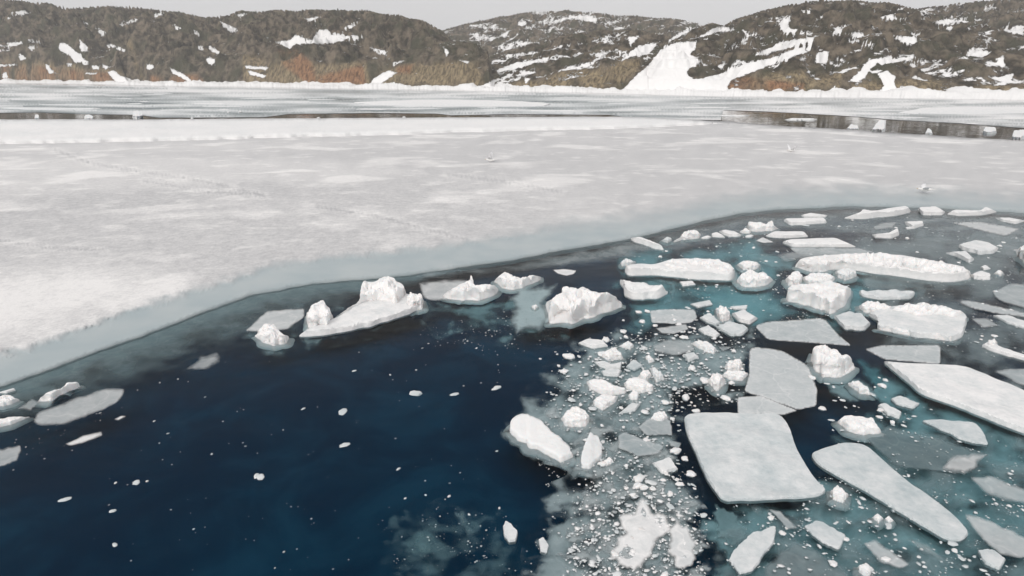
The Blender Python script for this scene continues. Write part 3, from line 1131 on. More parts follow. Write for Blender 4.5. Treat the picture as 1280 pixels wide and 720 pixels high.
floe('1147,262 1150,259 1170,258 1182,265 1178,269 1153,269', 'short blocky white floe between two long low ones at the top of the open water', h=0.5, tone=1.0)
floe('1183,268 1193,262 1226,263 1232,258 1247,265 1229,269 1200,270', 'long low white floe ending in a raised fin', h=0.4, tone=1.0, uneven=0.1)
plate('1089,284 1103,278 1122,277 1116,285 1094,288', 'greenish washed-over plate behind the fish-shaped white floe', 0.45, 0.6, 2)
floe('1130,277 1153,276 1155,282 1142,286 1134,282', 'small white triangular floe with its point towards the viewer', h=0.3, tone=0.97)
floe('1089,293 1111,291 1122,285 1124,294 1114,298 1094,297', 'fish-shaped white floe with an upturned tail', h=0.35, tone=0.97)
plate('1181,277 1229,277 1277,286 1257,296 1232,290', 'long grey tapering plate below the floe with the raised fin', 0.6, 0.85, 2)
floe('1197,306 1218,300 1236,303 1249,310 1243,317 1224,318 1201,312', 'oval dirty-white floe with a rounded outline, farther of a close pair', h=0.2, tone=0.75)
floe('1181,316 1207,313 1218,324 1212,329 1196,321', 'smaller pointed white floe, nearer of a close pair beside the oval one', h=0.2, tone=0.85)
chunk('1270,312 1285,303 1300,305 1303,322 1282,331 1274,322', 'white ice lump cut off by the edge of the photo beyond the oval floe', 0.5)
floe('1243,272 1262,272 1283,276 1270,280 1252,277', 'thin white sliver of a floe beyond the long grey tapering plate', h=0.2, tone=0.9)
floe('1131,284 1140,283 1142,286 1133,287', 'tiny white bit floating just below the small triangular floe', h=0.1, tone=0.9)
plate('968,318 1000,312 1040,316 1060,326 1010,324 980,328', 'faint grey ice film behind the long white ice ridge', 0.3, 0.5, 4)

# --- the long white ridge and the blocks round the turquoise water
floe_with_blocks('longest white ice ridge, a flat-topped bar with a steep clean face over turquoise water',
                 '993,334 1000,324 1013,321 1045,318 1078,317 1122,318 1165,326 1203,333 1214,341 1213,349 1190,353 1150,350 1128,346 1100,343 1072,338 1045,336 1015,341 998,334',
                 [('ice_block', '995,334 1000,325 1013,321 1040,319 1047,326 1046,335 1030,340 1012,340', 0.5),
                  ('ice_block', '1128,345 1124,322 1145,323 1165,326 1190,330 1205,333 1214,341 1213,349 1190,352 1150,349', 0.5),
                  ('ice_block', '1040,337 1044,319 1078,316 1110,316 1128,321 1130,334 1128,345 1100,342 1072,337', 0.5)], h=0.4, tone=1.0)
sunken('1050,338 1075,339 1130,348 1190,354 1215,352 1205,362 1160,362 1120,360 1060,352', 'turquoise underwater foot along the steep face of the longest ridge', 1.0, 0.9, 6, z=-0.35)
chunk('981,371 987,357 1004,354 1032,353 1061,357 1064,365 1058,380 1038,394 1032,389 1013,382 985,377', 'big white five-sided block with a blunt point hanging over turquoise water', 0.5, lump=0.55)
chunk('921,331 928,326 942,326 951,331 945,337 930,338', 'small smooth white dome between the pale long slab and the longest ridge', 0.45)
chunk('920,351 928,342 936,338 955,341 967,349 959,357 930,359', 'rounded white hump at the end of the wide white slab over turquoise water', 0.45)
chunk('981,350 990,341 997,338 1004,346 1000,357 985,357', 'small upright white lump at the shoulder of the big five-sided block', 0.45)
chunk('1002,348 1015,341 1034,341 1045,348 1037,356 1012,357', 'low white lump resting against the top of the big five-sided block', 0.45)
chunk('1044,339 1055,335 1070,338 1071,346 1058,351 1047,347', 'bluish white lump between the big five-sided block and the longest ridge', 0.45, tone=0.8)
floe_with_blocks('wide white slab with a stepped rough top and a straight waterline, beside turquoise water',
                 '783,332 800,329 818,331 838,324 869,323 894,324 912,330 919,337 917,347 913,351 869,349 838,346 818,344 785,345 781,339',
                 [('ice_block', '818,338 838,324 869,323 894,324 912,330 919,337 916,349 880,348 840,344', 0.42)], h=0.35, tone=0.98, uneven=0.1)
chunk('775,329 782,323 795,327 790,332 778,333', 'small grey-white lump at the tip of the wide stepped slab', 0.45, tone=0.8)
floe('774,352 780,350 785,357 805,355 822,359 836,366 824,373 795,375 779,370 780,361', 'white floe with a wet hollow in its middle and a knob at one corner', h=0.3, tone=0.97, uneven=0.05, rim=0.15)
floe('849,352 865,351 870,356 853,358', 'small white flake over turquoise water in front of the wide stepped slab', h=0.12, tone=0.95)
sunken('845,350 915,352 960,358 985,378 1012,386 985,397 945,402 905,392 868,380 850,368', 'broad turquoise sunken ice between the wide stepped slab and the big five-sided block', 1.0, 0.95, 16, z=-0.42)
sunken('1040,352 1100,356 1160,362 1150,374 1080,378 1050,390 1062,368', 'turquoise sunken ice beside the right shoulder of the big five-sided block', 1.0, 0.85, 9, z=-0.4)
sunken('800,345 850,350 850,366 838,382 812,384 836,368 838,360', 'grey-green sunken ice beside the floe with the wet hollow', 0.6, 0.7, 6, z=-0.2)
sunken('930,312 975,316 1000,322 992,340 960,338 930,324', 'pale milky sunken ice between the small smooth dome and the longest ridge', 0.9, 0.7, 8, z=-0.2)
chunk('1073,383 1083,376 1095,377 1105,380 1117,384 1112,393 1095,393 1080,391', 'lumpy white heap at the corner of the two-tiered snowy floe', 0.5)
floe_with_blocks('two-tiered snowy floe with a knobbly back ridge and a flat front ledge',
                 '1085,394 1095,388 1117,383 1134,381 1156,380 1179,384 1204,390 1210,400 1203,420 1190,427 1145,421 1096,412 1098,403',
                 [('snow_ridge', '1112,394 1117,385 1134,379 1142,381 1156,378 1165,382 1179,383 1188,386 1203,389 1207,397 1192,403 1173,398 1150,402 1125,396', 0.5),
                  ('front_ledge', '1096,412 1100,405 1130,410 1170,414 1206,411 1192,427 1145,421', 0.3)], h=0.2, tone=0.7)
floe('1041,396 1061,389 1077,392 1089,405 1080,413 1055,412', 'smooth rounded greyish floe between the big five-sided block and the two-tiered floe', h=0.15, tone=0.55)
floe('1073,365 1111,363 1145,366 1139,374 1100,375 1078,371', 'grey bar-shaped floe with a bright white back rim, above the two-tiered floe', h=0.12, tone=0.6, rim=0.08)
floe('1212,344 1226,338 1238,342 1238,350 1218,349', 'small white floe at the far tip of the longest ridge', h=0.2, tone=0.85)
chunk('1242,342 1249,337 1255,341 1250,345', 'small round white lump next to the far tip of the longest ridge', 0.5)
floe('1225,334 1232,331 1239,336 1230,338', 'thin white flake just behind the far tip of the longest ridge', h=0.1, tone=0.9)
plate('1240,365 1262,354 1300,356 1305,390 1280,386 1245,375', 'big dull grey plate cut by the edge of the photo, beyond the tapering grey strip', 0.3, 0.8, 3)
plate('1191,375 1212,375 1285,391 1290,398 1250,393 1215,386', 'long tapering grey strip of ice behind the two-tiered floe', 0.4, 0.85, 2)
floe('1240,394 1260,394 1290,404 1292,414 1260,405', 'narrow white-topped floe in front of the long tapering grey strip', h=0.08, tone=0.7)
plate('1211,397 1235,397 1252,408 1228,410', 'small grey lozenge of ice beside the two-tiered floe', 0.4, 0.7, 3)
floe_with_blocks('low white floe with a single round knob beyond the big snowy floe',
                 '1226,432 1238,426 1250,433 1278,442 1300,450 1298,455 1262,446 1236,438', [('ice_block', '1233,432 1236,425 1243,424 1247,429 1244,435 1236,436', 0.6)], h=0.12, tone=0.9)

# --- middle: grey plates and small pieces before the turquoise water
plate('812,388 830,386 868,386 873,397 864,404 838,405 814,404', 'squarish grey-green plate with a bright back edge, in front of the hollow white floe', 0.45, 0.92, 1.5)
plate('819,410 858,404 861,412 843,418 827,417', 'smaller grey-green strip just in front of the squarish grey-green plate', 0.45, 0.8, 2)
floe('862,380 887,375 891,381 873,385', 'thin grey-white sliver between the squarish plate and the turquoise water', h=0.06, tone=0.6)
floe('874,397 887,391 894,397 901,404 895,408 883,403', 'grey-white oval beside the corner of the squarish grey-green plate', h=0.1, tone=0.6)
chunk('895,386 900,383 908,383 913,392 912,400 902,403 897,396', 'upright pinkish-white chunk at the edge of the turquoise water', 0.5)
floe('914,392 930,387 948,398 937,405 925,403', 'white pointed floe beside the upright pinkish chunk', h=0.15, tone=0.85)
floe('912,383 935,381 933,387 917,387', 'thin pale bar behind the white pointed floe', h=0.06, tone=0.6)
floe('894,409 912,401 930,406 936,412 927,420 912,420', 'rounded grey-white floe in front of the upright pinkish chunk', h=0.1, tone=0.5)
floe('872,412 885,406 901,418 895,422 880,418', 'slim crumbly white floe between the rounded grey floe and the grey-green strip', h=0.1, tone=0.75)
chunk('864,430 873,425 887,428 896,437 892,443 880,439', 'egg-shaped smooth white chunk in the middle of the brash', 0.4, lump=0.4, tone=0.9)
floe('853,443 867,440 874,447 861,453', 'small greyish floe touching the egg-shaped white chunk', h=0.1, tone=0.6)
plate('896,432 918,433 903,440', 'small dark green triangular plate beside the egg-shaped chunk', 0.1, 0.6, 2)
chunk('906,458 912,450 925,449 929,457 924,465 910,466', 'white chunk at the top of the pair beside the big grey plate', 0.5)
chunk('902,469 910,463 927,463 936,467 928,476 912,475', 'lower white chunk of the pair beside the big grey plate', 0.45)
chunk('884,477 890,469 898,466 908,478 896,490', 'leaning white chunk nearest the dark water, beside the big grey plate', 0.45)
plate('815,431 828,424 865,424 869,438 845,446 820,441', 'wide brownish-grey plate awash behind the egg-shaped chunk', 0.35, 0.7, 4)
plate('942,407 957,402 1030,397 1046,416 1066,433 1027,430 959,425', 'flat grey plate like a parallelogram, right in front of the big five-sided block', 0.40, 0.93, 1.2, jag=0.01, step=2.2)
plate('936,435 945,433 977,437 1011,457 1022,487 1021,508 998,513 952,497 930,490 936,466', 'biggest smooth grey plate, five-sided, behind the big square floe', 0.48, 0.95, 1.2, jag=0.01)
plate('921,496 952,494 985,508 998,513 980,519 922,518', 'grey plate wedged between the biggest grey plate and the big square floe', 0.5, 0.95, 1.2, jag=0.01)
plate('1080,436 1102,431 1176,431 1176,456 1105,450', 'short rectangular grey plate behind the big snowy floe', 0.42, 0.92, 1.2, jag=0.015)
floe('1102,451 1120,453 1205,457 1230,467 1280,487 1340,520 1325,560 1290,546 1250,531 1200,510 1150,493 1137,480 1120,466', 'big snowy white floe with a straight far edge, running out of the photo', h=0.16, tone=0.86, jag=0.012, foot=0.08)
chunk('1014,440 1019,434 1025,432 1040,437 1065,449 1069,460 1050,472 1028,472 1015,456', 'white pyramid-shaped chunk beside the biggest grey plate', 0.55)
chunk('1060,481 1066,477 1073,476 1085,485 1089,494 1075,492', 'crumbly white lump in front of the white pyramid-shaped chunk', 0.4, tone=0.9)
sunken('1032,478 1060,468 1088,478 1100,500 1060,503 1035,492', 'grey-green sunken ice under the crumbly lump before the white pyramid', 0.7, 0.75, 6, z=-0.15)
sunken('1068,446 1090,452 1112,470 1124,490 1100,492 1078,470', 'blue-green sunken ice between the white pyramid and the big snowy floe', 0.7, 0.6, 8, z=-0.45)
floe('1113,499 1125,494 1150,505 1142,511 1120,506', 'low greyish oval floe under the near edge of the big snowy floe', h=0.07, tone=0.55)
floe('1097,507 1105,503 1127,515 1124,524 1110,519', 'low whitish floe beside the greyish oval, farther from the big snowy floe', h=0.08, tone=0.65)
chunk('1047,528 1053,520 1067,519 1080,522 1090,522 1102,541 1080,544 1060,539', 'bright white twin-humped chunk at the tip of the long teal slab', 0.35)
plate('1080,546 1112,532 1170,547 1240,568 1230,575 1210,594 1155,589 1115,581', 'long teal-grey slab awash, behind the long grey oblong floe', 0.25, 0.72, 3, z=-0.05)
floe('1152,526 1165,524 1217,527 1230,540 1236,557 1205,551 1175,537', 'smooth grey shield-shaped floe under the near edge of the big snowy floe', h=0.05, tone=0.42, uneven=0.01)

# --- near: big square floe and its neighbours
floe('855,518 880,516 973,516 986,532 998,566 1019,599 1035,614 1023,622 965,625 902,627 886,603 869,566 857,537', 'big square snow-covered floe, the largest flat piece near the viewer', h=0.07, tone=0.50, jag=0.014, foot=0.07, depth=0.07, uneven=0.05, step=3.5)
floe('1011,566 1030,560 1061,553 1082,556 1127,595 1190,641 1213,666 1203,677 1182,675 1090,620 1023,582', 'long grey oblong floe slanting towards the viewer beside the big square floe', h=0.05, tone=0.40, jag=0.016, foot=0.07, uneven=0.015)
chunk('1038,613 1048,607 1061,619 1054,629 1042,625', 'small round white chunk between the big square floe and the oblong floe', 0.4, lump=0.5)
plate('1211,596 1240,594 1290,614 1300,634 1232,620', 'grey plate by the edge of the photo, behind the slanted floe with a small knob', 0.35, 0.75, 5)
plate('1203,641 1223,644 1295,678 1300,700 1252,696 1219,667', 'slanted grey floe past the end of the long oblong floe', 0.4, 0.8, 4)
floe('1221,688 1240,686 1258,699 1249,713 1232,706', 'small whitish floe at the lower side of the slanted grey floe', h=0.06, tone=0.55)
sunken('892,628 907,635 942,667 915,681 896,671', 'teal triangular sunken slab under the corner of the big square floe', 0.45, 0.8, 4, z=-0.22)
floe('911,700 921,684 936,668 958,660 970,656 968,678 940,714 923,719', 'streaky grey-white floe in front of the big square floe', h=0.05, tone=0.5, uneven=0.02)
plate('955,712 972,692 990,674 1027,691 1062,716 1080,750 950,750', 'wide teal-grey slab at the lower edge of the photo', 0.35, 0.72, 7, z=-0.04)
floe('1005,658 1023,650 1045,662 1058,670 1048,688 1027,679', 'grey four-sided floe between the wide teal slab and the round white chunk', h=0.04, tone=0.42, uneven=0.01)
plate('960,636 976,639 999,660 985,663', 'narrow teal-grey splinter just below the big square floe', 0.3, 0.7, 3)
plate('1078,679 1094,673 1137,705 1128,712 1100,704', 'pale grey drifting plate among the dark water below the oblong floe', 0.42, 0.8, 4)
chunk('1072,708 1082,703 1093,712 1085,722 1075,717', 'small round white lump at the lower edge by the wide teal slab', 0.35, tone=0.85, lump=0.5)
sunken('1035,626 1068,632 1130,663 1205,690 1250,712 1180,704 1120,688 1078,664', 'long blue-green sunken strip alongside the near side of the oblong floe', 0.55, 0.7, 8, z=-0.4)
chunk('1090,647 1097,642 1104,648 1098,654', 'tiny white lump over the long sunken strip, first of two', 0.4)
chunk('1106,648 1111,645 1118,651 1111,654', 'tiny whitish lump right against the oblong floe, second of two', 0.4)
sunken('1163,601 1198,594 1217,610 1197,627 1170,616', 'teal sunken patch behind the far corner of the oblong floe', 0.5, 0.6, 8, z=-0.5)
plate('1130,672 1160,676 1180,700 1150,690', 'faint grey drifting film beyond the pale drifting plate', 0.3, 0.4, 6)
sunken('1188,569 1222,566 1238,567 1230,574 1210,592 1176,587', 'brighter washed patch at the blunt end of the long teal slab', 0.75, 0.6, 6, z=0.045)
sunken('1235,570 1290,560 1300,600 1250,596', 'blue-green sunken ice at the edge of the photo beyond the long teal slab', 0.5, 0.6, 8, z=-0.35)
plate('1240,463 1290,458 1330,480 1320,500 1280,484', 'grey plate behind the big snowy floe at the edge of the photo', 0.3, 0.8, 3)

# --- brash cluster in the middle
floe('722,429 735,423 753,425 761,433 740,436', 'elongated white floe at the far tip of the brash cluster', h=0.12, tone=0.8)
chunk('773,433 785,426 793,432 788,437', 'small white chunk beside the elongated floe at the far tip of the cluster', 0.4, tone=0.9)
chunk('752,446 755,440 768,434 777,442 779,449 760,451', 'peaked white chunk on top of the small stack of ice in the cluster', 0.5)
floe('742,452 755,451 765,455 778,452 776,462 760,462 750,459', 'flat white layer just below the peaked chunk in the cluster', h=0.1, tone=0.75)
floe('751,464 765,460 778,463 773,471 755,470', 'lowest grey-white layer below the peaked chunk in the cluster', h=0.1, tone=0.6)
chunk('733,478 743,473 755,475 767,482 782,485 783,492 767,494 753,493 738,487', 'long smooth white chunk like a slipper in the cluster', 0.4, lump=0.5)
chunk('741,501 753,493 773,495 770,503 753,513 743,508', 'rounded white chunk right under the slipper-like chunk', 0.4, lump=0.5)
chunk('779,481 787,473 798,472 807,476 817,482 817,489 802,491 783,486', 'wide rounded white chunk in front of the twin grey-white boulders of the cluster', 0.45, lump=0.6)
chunk('797,472 802,464 810,462 815,470 807,478', 'farther rounded boulder of ice behind the wide rounded chunk', 0.45, lump=0.6)
chunk('812,461 818,459 826,465 831,474 820,478', 'greyish boulder of ice at the outer side of the wide rounded chunk', 0.45, tone=0.75, lump=0.6)
chunk('785,494 792,487 799,491 797,500 788,500', 'ball-like white chunk under the wide rounded chunk', 0.4, lump=0.4)
floe('772,518 790,503 801,505 794,514', 'slanting wedge of pale ice under the ball-like chunk', h=0.08, tone=0.6)
chunk('806,446 811,443 818,451 811,454', 'small bright oval bit beyond the boulders of the cluster', 0.4)
floe('782,459 792,449 804,457 793,464', 'dull grey-green lozenge between the peaked stack and the boulders', h=0.06, tone=0.4)
sunken('704,473 711,469 723,480 716,486', 'small grey lump awash at the outer side of the slipper-like chunk', 0.7, 0.8, 3, z=-0.05)
chunk('634,536 641,523 655,515 678,528 706,551 719,570 703,580 668,561 646,549', 'large smooth white mass awash at the edge of the deep blue water', 0.14, lump=0.25, tone=0.9, crisp=3.0)
sunken('628,536 640,517 660,508 684,522 712,545 728,566 716,588 690,584 660,570 640,556', 'milky halo of drowned ice round the large smooth white mass', 0.7, 0.8, 10, z=-0.09)
chunk('701,523 710,512 719,508 729,512 738,520 732,534 706,533', 'lumpy white chunk behind the large smooth white mass', 0.4)
chunk('728,566 730,556 738,540 747,544 753,556 752,572 738,586 726,585', 'curved white piece awash beside the large smooth white mass', 0.16, lump=0.25, tone=0.8, crisp=3.0)
chunk('753,577 762,571 768,578 758,582', 'tiny white lump in front of the curved white piece', 0.4)
plate('773,543 780,540 831,557 824,568 799,571 773,561', 'dark grey-green plate with a crumbly far edge inside the cluster', 0.2, 0.85, 2)
plate('796,534 824,513 839,527 841,544 808,545', 'grey plate carrying a white lump inside the cluster', 0.3, 0.8, 2)
chunk('812,525 818,516 830,514 836,522 828,528', 'small white lump riding on the grey plate inside the cluster', 0.4)
floe('815,579 837,571 848,587 828,593', 'small white diamond-shaped floe close to the big square floe', h=0.08, tone=0.8)
sunken('755,587 812,582 818,606 773,610', 'teal sunken plate in front of the dark grey-green plate', 0.4, 0.7, 6, z=-0.2)
plate('833,549 853,553 849,561 838,558', 'small dark green lozenge beside the big square floe', 0.15, 0.7, 2)
plate('762,694 775,664 774,646 800,626 828,640 834,662 819,692 802,710 783,716 768,706', 'biggest white patch of packed slush awash near the viewer', 0.85, 0.97, 5, z=0.012, jag=0.14, uneven=0.06)
plate('834,664 847,650 863,660 873,682 867,708 848,713 836,690', 'smaller slush patch between the biggest slush patch and the big square floe', 0.75, 0.95, 5, z=0.025, jag=0.14, uneven=0.06)
sunken('700,655 712,650 722,668 740,690 730,700 712,690', 'faint curved white ice drowned in the near water', 0.7, 0.5, 8, z=-0.2)
floe('629,657 632,651 637,653 647,664 645,677 636,678 630,670', 'small lone shell-shaped white floe in the near dark water', h=0.06, tone=0.7)
floe('673,674 679,671 686,682 684,691 676,690', 'second lone white piece, more washed over, beside the shell-shaped floe', h=0.05, tone=0.6)
sunken('500,676 520,664 545,664 560,680 535,692 510,690', 'faint cloudy patch of drowned ice in the near dark blue water', 0.5, 0.35, 10, z=-0.3)
sunken('566,640 580,640 596,668 584,672', 'thin faint trail of drowned ice beside the lone shell-shaped floe', 0.6, 0.35, 6, z=-0.2)

# --- along the fast ice at the lower left of the open water
chunk('-14,498 10,493 25,500 10,507 -12,509', 'white lump cut by the edge of the photo, against the thin grey ice', 0.35)
floe('-4,491 17,485 20,488 8,492', 'thin white flake just behind the lump cut by the photo edge', h=0.06, tone=0.85)
chunk('46,502 60,490 77,486 85,478 98,478 98,485 80,492 65,501', 'curved white ridge of ice lying on the pale ice disc', 0.4)
plate('40,528 45,515 75,505 105,494 130,485 158,486 150,502 120,517 80,531 50,533', 'pale lens-shaped ice disc at the edge of the deep blue water', 0.5, 0.72, 4)
plate('20,511 40,497 52,502 38,514', 'small dull grey plate beside the curved white ridge', 0.35, 0.6, 4)
chunk('-10,525 15,521 38,521 15,530 -8,536', 'tapering white tongue of ice at the photo edge under the pale disc', 0.35, lump=0.5)
plate('80,555 107,543 127,538 129,545 107,553 88,558', 'small streaky floe adrift in dark water in front of the pale disc', 0.85, 0.9, 3)
plate('142,524 152,519 159,520 148,526', 'tiny streak of ice off the point of the pale disc', 0.9, 0.9, 2)
plate('-12,563 25,556 28,562 22,577 -10,588', 'half-sunken grey plate with white rims at the photo edge', 0.55, 0.65, 4)
plate('232,462 250,444 272,440 276,452 255,464', 'small faint grey patch where the thin ice meets the dark water', 0.45, 0.5, 6)

# ------------------------------------------------------------------ small bits of brash: one mesh per kind, copied
def bit_mesh(kind, seed):
    r = np.random.default_rng(seed)
    bm = bmesh.new()
    bmesh.ops.create_icosphere(bm, subdivisions=3, radius=1.0)
    V = np.array([v.co[:] for v in bm.verts])
    q = V * 1.1 + seed * 3.7
    d = 1 + 0.35 * fbm(q, 4) + 0.12 * fbm(q * 3, 2)
    for k in range(9):                            # flat broken faces
        nv = r.normal(size=3)
        nv /= np.linalg.norm(nv)
        over = np.maximum(V @ nv - r.uniform(0.62, 0.9), 0)
        V = V - over[:, None] * nv * 0.85
    fl = 0.62 if kind == 'lump' else 0.22
    V = V * d[:, None] * np.array([1.0 + .5 * r.random(), 0.75 + .4 * r.random(), fl])
    la, lt = bm.verts.layers.float.new('alpha'), bm.verts.layers.float.new('tone')
    for v, p in zip(bm.verts, V):
        v.co = p
        v[la], v[lt] = 1.0, (0.9 if kind == 'lump' else 0.5) - 0.4 * (p[2] < 0.05)
    for f in bm.faces:
        f.smooth = True
    me = bpy.data.meshes.new('ice_fragment')
    bm.to_mesh(me)
    bm.free()
    me.materials.append(M_CHUNK if kind == 'lump' else M_FLOE)
    return me


LUMPS = [bit_mesh('lump', k) for k in range(7)]
FLATS = [bit_mesh('flat', k + 20) for k in range(6)]
TAKEN = [np.asarray(pixel(np.array([o.matrix_basis.translation]))[:2]).ravel() for o in ()]


def scatter(n, region, rmin, rmax, label, group, lump=0.5, power=2.2, sink=0.0, gap=1.5):
    region = pts(region)
    x0, y0 = region.min(0)
    x1, y1 = region.max(0)
    made, tries, here = 0, 0, []
    while made < n and tries < n * 60:
        tries += 1
        x, y = rng.uniform(x0, x1), rng.uniform(y0, y1)
        if not inside(np.array([x]), np.array([y]), region)[0]:
            continue
        r = rmin + (rmax - rmin) * rng.random() ** power
        if any(math.hypot(x - a, (y - b) * 1.6) < gap * 0.7 * (r + c) for a, b, c in here):
            continue
        here.append((x, y, r))
        g = ground(x, y)
        dep = g[1] * CP + CAM_H * SP
        s = r * dep / FPX
        o = bpy.data.objects.new('ice_fragment', (LUMPS if rng.random() < lump else FLATS)[rng.integers(6)])
        COL.objects.link(o)
        o.location = (g[0], g[1], s * (0.08 - sink))
        o.scale = (s, s, s)
        o.rotation_euler = (0, 0, rng.uniform(0, 6.283))
        tag(o, label, 'ice fragment', group)
        made += 1


scatter(95, '715,432 760,420 800,418 850,440 880,440 935,435 930,490 915,505 850,520 853,560 880,620 830,640 790,620 750,590 715,540 690,520 690,470', 1.6, 6.5,
        'small bit of brash ice crowded between the deep blue water and the grey plates', 'small brash in the crowded cluster', 0.6)
scatter(26, '780,590 850,600 885,630 890,720 760,720 770,640', 2.0, 6.0, 'small bit of brash ice around the white slush patches near the viewer', 'small brash round the slush patches', 0.6)
scatter(36, '780,385 810,385 870,380 935,385 945,405 935,432 860,424 800,440 770,420', 1.4, 5.0, 'small bit of brash ice round the squarish grey-green plate', 'small brash round the squarish plate', 0.6)
scatter(26, '1000,470 1120,470 1160,520 1050,560 1020,530', 1.5, 5.0, 'small bit of brash ice in the dark gaps before the white pyramid chunk', 'small brash before the white pyramid', 0.5)
scatter(24, '1000,570 1100,640 1240,700 1260,720 1040,720 940,640 1040,640', 2.0, 5.5, 'small bit of brash ice drifting between the near grey floes', 'small brash between the near floes', 0.4)
scatter(28, '770,320 930,300 1000,310 1060,330 1000,350 930,340 900,380 840,370', 1.0, 3.2, 'small bit of brash ice afloat round the wide stepped slab and its turquoise water', 'small brash round the turquoise water', 0.6)
scatter(36, '960,285 1060,275 1280,285 1280,440 1220,430 1215,360 1100,310', 1.0, 3.4, 'small bit of brash ice in the grey rippled water beyond the longest ridge', 'small brash in the grey water', 0.4)
scatter(16, '60,640 200,500 300,450 540,400 680,425 690,470 640,520 620,600 690,690 400,720 100,720', 1.6, 3.0, 'tiny speck of ice adrift in the open deep blue water', 'ice specks in the deep blue water', 0.3, 3.0, gap=4)
for x, y, r in ((520, 493, 8), (428, 515, 6.5), (326, 597, 6), (82, 625, 5.5), (170, 604, 4.5), (141, 639, 4), (144, 681, 3.5), (568, 493, 4.5), (620, 485, 5.5), (431, 557, 5.5), (321, 595, 4)):
    scatter(1, f'{x-.5},{y-.5} {x+.5},{y-.5} {x+.5},{y+.5} {x-.5},{y+.5}', r, r + .1, 'small flat flake of ice floating alone on the deep blue water', 'lone flakes on the deep blue water', 0.0, gap=0)

# the crumbs that nobody could count, one mesh
def crumbs(zones):
    base = bmesh.new()
    bmesh.ops.create_icosphere(base, subdivisions=1, radius=1.0)
    bv = np.array([v.co[:] for v in base.verts])
    bf = np.array([[v.index for v in f.verts] for f in base.faces])
    base.free()
    Vs, Fs, Ts = [], [], []
    off = 0
    for n, region, r0, r1, scale, thr, tone in zones:
        region = pts(region)
        lo, hi = region.min(0), region.max(0)
        px, py = rng.uniform(lo[0], hi[0], n * 4), rng.uniform(lo[1], hi[1], n * 4)
        cl = fbm(np.stack([px / scale, py / (scale * 0.6), 0 * px], 1), 3)
        ed = edge_distance(px, py, region)
        ok = inside(px, py, region) & (cl + rng.uniform(-.3, .3, len(px)) > thr) & (rng.random(len(px)) < np.clip(ed / 22, 0.05, 1))
        px, py = px[ok][:n], py[ok][:n]
        G = ground(px, py)
        dep = G[:, 1] * CP + CAM_H * SP
        s = (r0 + (r1 - r0) * rng.random(len(px)) ** 2.5) * dep / FPX
        for g, si in zip(G, s):
            V = bv * rng.uniform(0.55, 1.25, (len(bv), 1)) * si * np.array([rng.uniform(.7, 1.5), rng.uniform(.7, 1.3), rng.uniform(.25, .6)])
            a = rng.uniform(0, 6.283)
            c_, s_ = math.cos(a), math.sin(a)
            Vs.append(np.stack([V[:, 0] * c_ - V[:, 1] * s_ + g[0], V[:, 0] * s_ + V[:, 1] * c_ + g[1], V[:, 2] - 0.15 * si], 1))
            Fs.append(bf + off)
            Ts.append(np.full(len(bv), tone * rng.uniform(0.4, 1.1)))
            off += len(bv)
    V, F, T = np.concatenate(Vs), np.concatenate(Fs), np.concatenate(Ts)
    tag(link('brash_ice', V, F, M_FLOE, dict(tone=T, alpha=np.ones(len(V)))), kind='stuff')


crumbs([(420, '740,600 800,590 850,620 880,660 890,740 740,740 690,690', 1.0, 5.0, 22, -0.1, 1.0),
        (260, '690,430 790,410 870,420 900,470 850,515 760,520 690,500', 1.0, 3.6, 22, -0.1, 0.95),
        (260, '890,630 1000,600 1060,530 1110,490 1290,570 1290,740 900,740', 1.0, 4.0, 26, 0.0, 0.75),
        (2600, '690,470 715,425 790,405 870,385 950,400 950,440 930,505 855,518 860,560 890,640 895,740 690,740 700,640 720,590 650,560', 0.5, 2.8, 30, -0.25, 0.8),
        (500, '640,540 660,500 720,560 720,620 690,700 640,740 600,740 690,640 660,580', 0.4, 1.6, 24, 0.05, 0.7),
        (700, '870,640 1000,590 1040,520 1100,470 1290,560 1290,740 890,740', 0.5, 2.0, 30, 0.1, 0.6),
        (700, '760,325 930,295 1060,330 1100,400 1010,420 940,400 860,385', 0.4, 1.5, 26, 0.0, 0.8),
        (800, '930,300 1030,268 1290,268 1290,460 1180,440 1100,430 1080,370 1000,330', 0.4, 1.5, 26, 0.05, 0.7),
        (260, '540,400 640,380 700,420 700,440 600,450 500,430', 0.4, 1.3, 24, 0.1, 0.6),
        (120, '60,640 200,500 300,440 540,400 680,425 690,470 640,520 620,600 690,690 400,720 100,720', 0.4, 1.7, 60, 0.1, 0.5),
        (160, '0,540 80,500 200,470 300,440 300,455 200,500 100,560 0,600', 0.4, 1.4, 24, 0.0, 0.6),
        (120, '470,650 560,620 640,640 650,720 480,720', 0.4, 1.5, 20, 0.1, 0.5)])

# ------------------------------------------------------------------ pack ice floes far off, before the shore
def far_floe(x, y, wpx, hpx, label, group=None, h=0.3, tone=0.95):
    n = 9
    a = np.sort(rng.uniform(0, 6.283, n))
    a = np.linspace(0, 6.283, n, endpoint=False) + rng.uniform(-.25, .25, n)
    rr = rng.uniform(0.7, 1.1, n)
    poly = np.stack([x + np.cos(a) * rr * wpx / 2, y + np.sin(a) * rr * hpx / 2], 1)
    o = build_ice('ice_floe', poly, h=min(h, 0.55 * px_height_m(poly)), slope=0.0, tone=tone, mat=M_FLOE, foot=0.2, depth=0.3, step=max(1.2, wpx / 16), jag=0.15, uneven=0.12)
    tag(o, label, 'ice floe', group)


